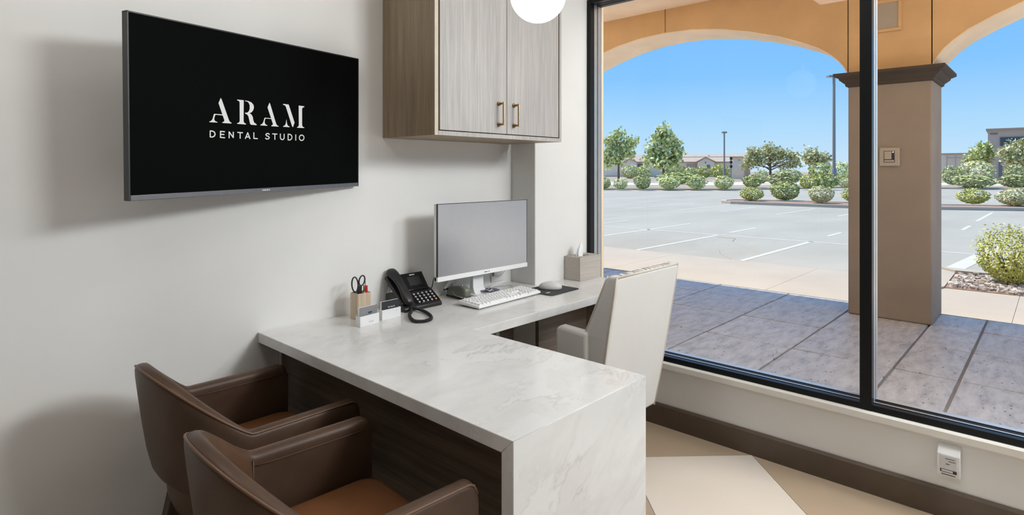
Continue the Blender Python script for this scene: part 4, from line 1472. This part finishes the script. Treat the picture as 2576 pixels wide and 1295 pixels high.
for k, (lab, px, D, wp_, tp_, mt) in enumerate((
        ('dark low hedge behind the trunk of the tall pointed tree', 1700, 62, 110, 432, 'leaf_dark'),
        ('bright bush left of the tall tree before the left house', 1585, 110, 46, 414, 'leaf_green'),
        ('rounded bush before the left house window', 1618, 112, 50, 416, 'leaf_green'),
        ('bright bush right behind the tall tree trunk', 1700, 112, 60, 412, 'leaf_yellow'),
        ('small bush before the garage of the right house', 1737, 104, 40, 420, 'leaf_green'),
        ('rounded bush below the gable of the right house', 1770, 119, 48, 417, 'leaf_yellow'),
        ('bush touching the distant lamp post from the left', 1812, 102, 50, 412, 'leaf_yellow'),
        ('low bush under the spreading yellowish tree', 1915, 66, 40, 425, 'leaf_grey'),
        ('low grey bush right of the spreading tree trunk', 1985, 75, 70, 424, 'leaf_grey'),
        ('tall bush left of the tall lamp pole', 2066, 80, 66, 408, 'leaf_dark'),
        ('tall bush right of the tall lamp pole', 2116, 72, 56, 404, 'leaf_green'),
        ('yellowish bush left of the sign building', 2456, 66, 86, 402, 'leaf_pale'),
        ('low dark bush next to the right face of the column', 2400, 59, 60, 416, 'leaf_grey'),
        ('grey-green bush before the sign building door', 2556, 66, 60, 412, 'leaf_grey'))):
    shrub_far(lab, px, D, wp_, tp_, mt, 20 + k % 4)

# ------------------------------------------------------------------ trees
def tree(label, px, D, base_z, toppx, blobs, mat, leaf, n, trunk, seed):
    """blobs: (dx px, y px, rx px, ry px) ellipsoids of the crown"""
    p = at(px, 430, D)
    p.z = base_z
    t = thing('tree', label, 'tree', tuple(p))
    k_ = D / FPX
    rs = np.random.RandomState(seed)
    right = np.array([math.cos(TH), -math.sin(TH), 0])
    fwd = np.array([math.sin(TH), math.cos(TH), 0])
    lf, br = MB(), MB()
    tot = sum(b_[2] * b_[3] for b_ in blobs)
    z_of = lambda yy: EYE + (HOR - yy) * k_ - base_z
    tz = z_of(trunk[1])
    br.tube([(0, 0, 0), (0, 0, tz * .6), (0, 0, tz)], [trunk[0] * k_, trunk[0] * k_ * .8, trunk[0] * k_ * .55], 7)
    for dx, yy, rx, ry in blobs:
        c = right * dx * k_ + np.array([0, 0, z_of(yy)]) + fwd * rs.uniform(-.5, .5) * rx * k_
        br.tube([(0, 0, tz * rs.uniform(.55, 1)), tuple(c * .6 + np.array([0, 0, tz * .35])), tuple(c)], [trunk[0] * k_ * .45, trunk[0] * k_ * .3, trunk[0] * k_ * .12], 5)
        for q in range(max(4, int(n * rx * ry / tot / 9))):
            d = rs.normal(size=3)
            d /= np.linalg.norm(d)
            cl_ = c + (right * d[0] * rx + fwd * d[1] * rx + np.array([0, 0, d[2] * ry])) * k_ * rs.uniform(.3, 1)
            for m_ in range(9):
                o_ = cl_ + rs.normal(size=3) * leaf * 1.3
                nr = rs.normal(size=3) + np.array([0, 0, .8])
                nr /= np.linalg.norm(nr)
                u = np.cross(nr, rs.normal(size=3))
                u /= np.linalg.norm(u)
                v = np.cross(nr, u)
                L = leaf * rs.uniform(.6, 1.3)
                lf.add([o_ - u * L, o_ - v * L * .6, o_ + u * L, o_ + v * L * .6], [(0, 1, 2, 3)])
    P('trunk', br, M['bark'], t)
    P('crown', lf, mat, t)
    return t


tree('light green tree beside the window jamb, at far left outside', 1556, 74, 0, 330,
     [(0, 345, 12, 14), (-22, 358, 16, 18), (20, 362, 16, 16), (0, 375, 24, 18), (-28, 388, 14, 18), (26, 385, 14, 14), (-8, 400, 20, 14), (-30, 412, 14, 12), (36, 357, 12, 9), (0, 334, 6, 8)], M['leaf_green'], .24, 1900, (3.2, 400), 1)
tree('tall pointed green tree standing before the far houses', 1669, 70, 0, 312,
     [(2, 324, 6, 12), (-6, 340, 12, 10), (14, 342, 11, 9), (-22, 352, 10, 8), (4, 360, 16, 14), (26, 357, 12, 8), (-24, 372, 16, 10), (28, 376, 16, 12), (0, 388, 22, 14), (-30, 395, 16, 10), (34, 392, 13, 14), (-8, 408, 24, 12), (22, 412, 20, 10), (-38, 406, 12, 8), (40, 385, 8, 6), (-10, 330, 5, 5)], M['leaf_green'], .25, 2300, (3.4, 400), 2)
tree('spreading yellowish mesquite-like tree in the distance', 1938, 95, 0, 366,
     [(0, 380, 26, 12), (-34, 390, 24, 13), (30, 385, 24, 12), (-50, 402, 16, 14), (54, 396, 18, 14), (10, 398, 26, 12), (-20, 405, 20, 9), (60, 410, 16, 12), (-58, 416, 14, 10), (0, 370, 16, 6), (-44, 382, 8, 6), (40, 416, 18, 8)], M['leaf_pale'], .27, 2400, (3.5, 410), 3)
tree('small sparse tree right of the spreading yellowish tree', 2047, 86, 0, 375,
     [(0, 384, 12, 8), (-14, 394, 12, 8), (16, 396, 14, 7), (28, 402, 10, 7), (0, 404, 16, 8), (30, 392, 6, 4)], M['leaf_pale'], .26, 1000, (2.2, 405), 4)
tree('bright green tree hiding left corner of the sign building', 2472, 80, 0, 358,
     [(0, 372, 14, 12), (-16, 388, 16, 12), (14, 388, 16, 12), (-4, 402, 26, 10)], M['leaf_green'], .24, 1300, (2.5, 415), 5)
tree('pale tree in front of the dark blue sign', 2566, 76, 0, 352,
     [(8, 366, 18, 14), (-18, 386, 20, 12), (20, 388, 22, 18), (-42, 384, 16, 8), (-30, 402, 20, 12), (10, 410, 30, 14), (40, 375, 20, 22)], M['leaf_pale'], .24, 2400, (2.5, 415), 6)

# ------------------------------------------------------------------ lamp posts
def post_px(label, px, D, toppx, wpx, base_px, head):
    p = at(px, 430, D)
    p.z = 0
    t = thing('lamp_post', label, 'lamp post', tuple(p), -TH)
    k_ = D / FPX
    H_ = EYE + (HOR - toppx) * k_
    P('pole', MB().tube([(0, 0, 0), (0, 0, H_)], [wpx * k_ / 2, wpx * k_ * .4], 10), M['pole'], t, smooth=60)
    hb = EYE + (HOR - base_px) * k_
    P('base', MB().lathe([(wpx * k_ * .75, 0), (wpx * k_ * .75, hb), (wpx * k_ * .6, hb + .1)], 12), M['pole'], t, smooth=40)
    for x0_, x1_ in head:
        P('lamp_head', MB().box(x0_ * k_, x1_ * k_, -.25, .25, H_ - 2 * k_, H_ + 2 * k_), M['pole'], t)
    return t


post_px('tall grey lamp post near the left side of the column', 2098, 50, 192, 8, 426, [(-16, 2), (3, 24)])
post_px('distant thin lamp post with small flat head', 1822, 90, 333, 4.5, 424, [(-5.5, 5.5)])
tl = thing('signal_post', 'thin dark signal post right of the distant lamp post', 'post', tuple(Vector((1, 1, 0)) * at(1839, 430, 95)), -TH)
P('pole', MB().tube([(0, 0, 0), (0, 0, 3.4)], .09, 6), M['pole'], tl)
for z in (3.2, 2.6, 1.9):
    P('signal_head', MB().box(-.16, .16, -.15, .15, z, z + .42), M['dark_metal'], tl)

# ------------------------------------------------------------------ far buildings (frontal to the line of sight)
def bframe(name, label, px, D):
    p = at(px, 430, D)
    p.z = 0
    t = thing(name, label, 'building', tuple(p), -math.atan2(p.x, p.y))
    k_ = D / FPX
    ca = math.cos(math.atan((px - 1288) / FPX))
    return t, (lambda x: (x - px) * k_ * ca), (lambda y: EYE + (HOR - y) * k_)


def gable(mb, X, Z, x0, xm, x1, ye, yr, y0, y1):
    mb.prism([(X(x0), Z(ye)), (X(xm), Z(yr)), (X(x1), Z(ye))], y0, y1, 'y')


# left house
t, X, Z = bframe('house', 'low pale house with gabled tile roof left of the tall tree', 1610, 150)
P('wall', MB().box(X(1515), X(1660), 0, 12, 0, Z(408)).prism([(X(1572), 0), (X(1572), Z(407)), (X(1585), Z(401)), (X(1602), Z(408)), (X(1602), 0)], -2, 0, 'y'), M['house_wall'], t)
P('roof', MB().loft([[(X(a), -1, Z(407)), (X(b_), -1, Z(407)), (X(b_) - 1, 6, Z(388)), (X(a) + 2, 6, Z(388))] for a, b_ in ((1560, 1668),)] + [[(X(1560), 13, Z(407)), (X(1668), 13, Z(407)), (X(1668) - 1, 6.2, Z(388)), (X(1560) + 2, 6.2, Z(388))]]), M['house_roof'], t)
P('porch_roof', MB().prism([(X(1568), Z(408)), (X(1568), Z(406)), (X(1585), Z(398.5)), (X(1606), Z(408)), (X(1603), Z(409)), (X(1585), Z(401.2))], -2.4, 2, 'y'), M['house_roof'], t)
P('window', MB().box(X(1605), X(1618), -.15, .05, Z(425), Z(412)), M['house_dark'], t)
# right house
t, X, Z = bframe('house', 'low pale house with gable and garage behind the lamp post', 1775, 150)
P('wall', MB().box(X(1712), X(1840), 0, 12, 0, Z(408)).prism([(X(1755), 0), (X(1755), Z(408)), (X(1775), Z(397)), (X(1797), Z(408)), (X(1797), 0)], -2, .1, 'y'), M['house_wall'], t)
P('roof', MB().loft([[(X(1706), -1, Z(407)), (X(1844), -1, Z(407)), (X(1836), 6, Z(394)), (X(1712), 6, Z(394))], [(X(1706), 13, Z(407)), (X(1844), 13, Z(407)), (X(1836), 6.2, Z(394)), (X(1712), 6.2, Z(394))]]), M['house_roof'], t)
P('gable_roof', MB().prism([(X(1750), Z(409)), (X(1752), Z(406.5)), (X(1775), Z(394.5)), (X(1801), Z(407)), (X(1801), Z(409)), (X(1775), Z(397.2))], -2.5, 3, 'y'), M['house_roof'], t)
P('garage_door', MB().box(X(1727), X(1752), -.15, .05, 0, Z(412)), M['shop_wall'], t)
P('window', MB().box(X(1778), X(1786), -2.15, -1.9, Z(427), Z(415)), M['house_dark'], t)
P('vent', MB().tube([(X(1775), -2.1, Z(409)), (X(1775), -1.95, Z(409))], .2, 8), M['house_dark'], t)
# long building behind
t, X, Z = bframe('long_building', 'long flat-roofed pale building behind the right house', 1800, 185)
P('wall', MB().box(X(1610), X(1885), 0, 15, 0, Z(395)), M['house_wall'], t)
P('roof', MB().prism([(-1, Z(396)), (-1, Z(394)), (7, Z(386)), (16, Z(394)), (16, Z(396))], X(1606), X(1888), 'x'), M['house_roof'], t)
P('roof_vent', MB().prism([(X(1779), Z(393)), (X(1783), Z(389)), (X(1787), Z(393))], 1.5, 3, 'y'), M['house_dark'], t)
# garden wall with white pier
t, X, Z = bframe('garden_wall', 'low beige garden wall with white end pier left of spreading tree', 1862, 100)
P('wall', MB().box(X(1838), X(1873), 0, .3, 0, Z(420)), M['house_wall'], t)
P('pier', MB().box(X(1873), X(1887), -.4, .6, 0, Z(417)), M['concrete'], t)
t, X, Z = bframe('flat_building', 'distant low pale building with posts right of column', 2410, 140)
P('wall', MB().box(X(2340), X(2440), 0, 10, 0, Z(388)), M['house_wall'], t)
P('roof_edge', MB().box(X(2336), X(2442), -.4, 10.4, Z(388), Z(385)), M['house_roof'], t)
for x in (2382, 2404, 2428):
    P('post', MB().box(X(x) - .12, X(x) + .12, -1.2, -.9, 0, Z(387)), M['shop_wall'], t)
P('beam', MB().box(X(2380), X(2432), -1.25, -.85, Z(398), Z(395.5)), M['shop_wall'], t)
# shop with dark sign
t, X, Z = bframe('shop_building', 'taupe flat-roofed shop building with dark blue sign at right edge', 2540, 95)
P('wall', MB().box(X(2484), X(2680), 0, 20, 0, Z(326)), M['shop_wall'], t)
P('parapet_cap', MB().box(X(2479), X(2685), -.4, 20.4, Z(326), Z(322)), M['house_roof'], t)
sg = P('sign_panel', MB().box(X(2516), X(2600), -.2, .05, Z(366.5), Z(345)), M['sign_blue'], t)
sm_ = MB()
for x0_, x1_, y0_, y1_ in ((2530, 2541, 353.4, 351.2), (2543, 2547, 350, 347.5), (2540, 2545, 359, 356.5), (2546, 2551, 360.5, 358.2), (2532, 2546.5, 365.5, 362.3)):
    sm_.box(X(x0_), X(x1_), -.24, -.2, Z(y0_), Z(y1_))
P('sign_marks', sm_, M['print'], sg)
wl = MB()
for k in range(6):
    x = 2490 + k * 3.4
    wl.box(X(x), X(x + 2.4), -.06, .02, Z(337), Z(336)).box(X(x), X(x + .9), -.06, .02, Z(337), Z(332.5)).box(X(x + 1.5), X(x + 2.4), -.06, .02, Z(337 - (k % 2) * 2), Z(332.5))
P('wall_lettering', wl, M['shop_wall'] if False else M['pole'], t)
P('door', MB().box(X(2512), X(2521), -.1, .05, 0, Z(408)), M['house_dark'], t)
P('side_louvre', MB().box(X(2484), X(2494), -.3, .05, Z(395), Z(365)), M['column'], t)
P('downpipe', MB().box(X(2484), X(2487), -.3, .05, 0, Z(396)), M['house_roof'], t)
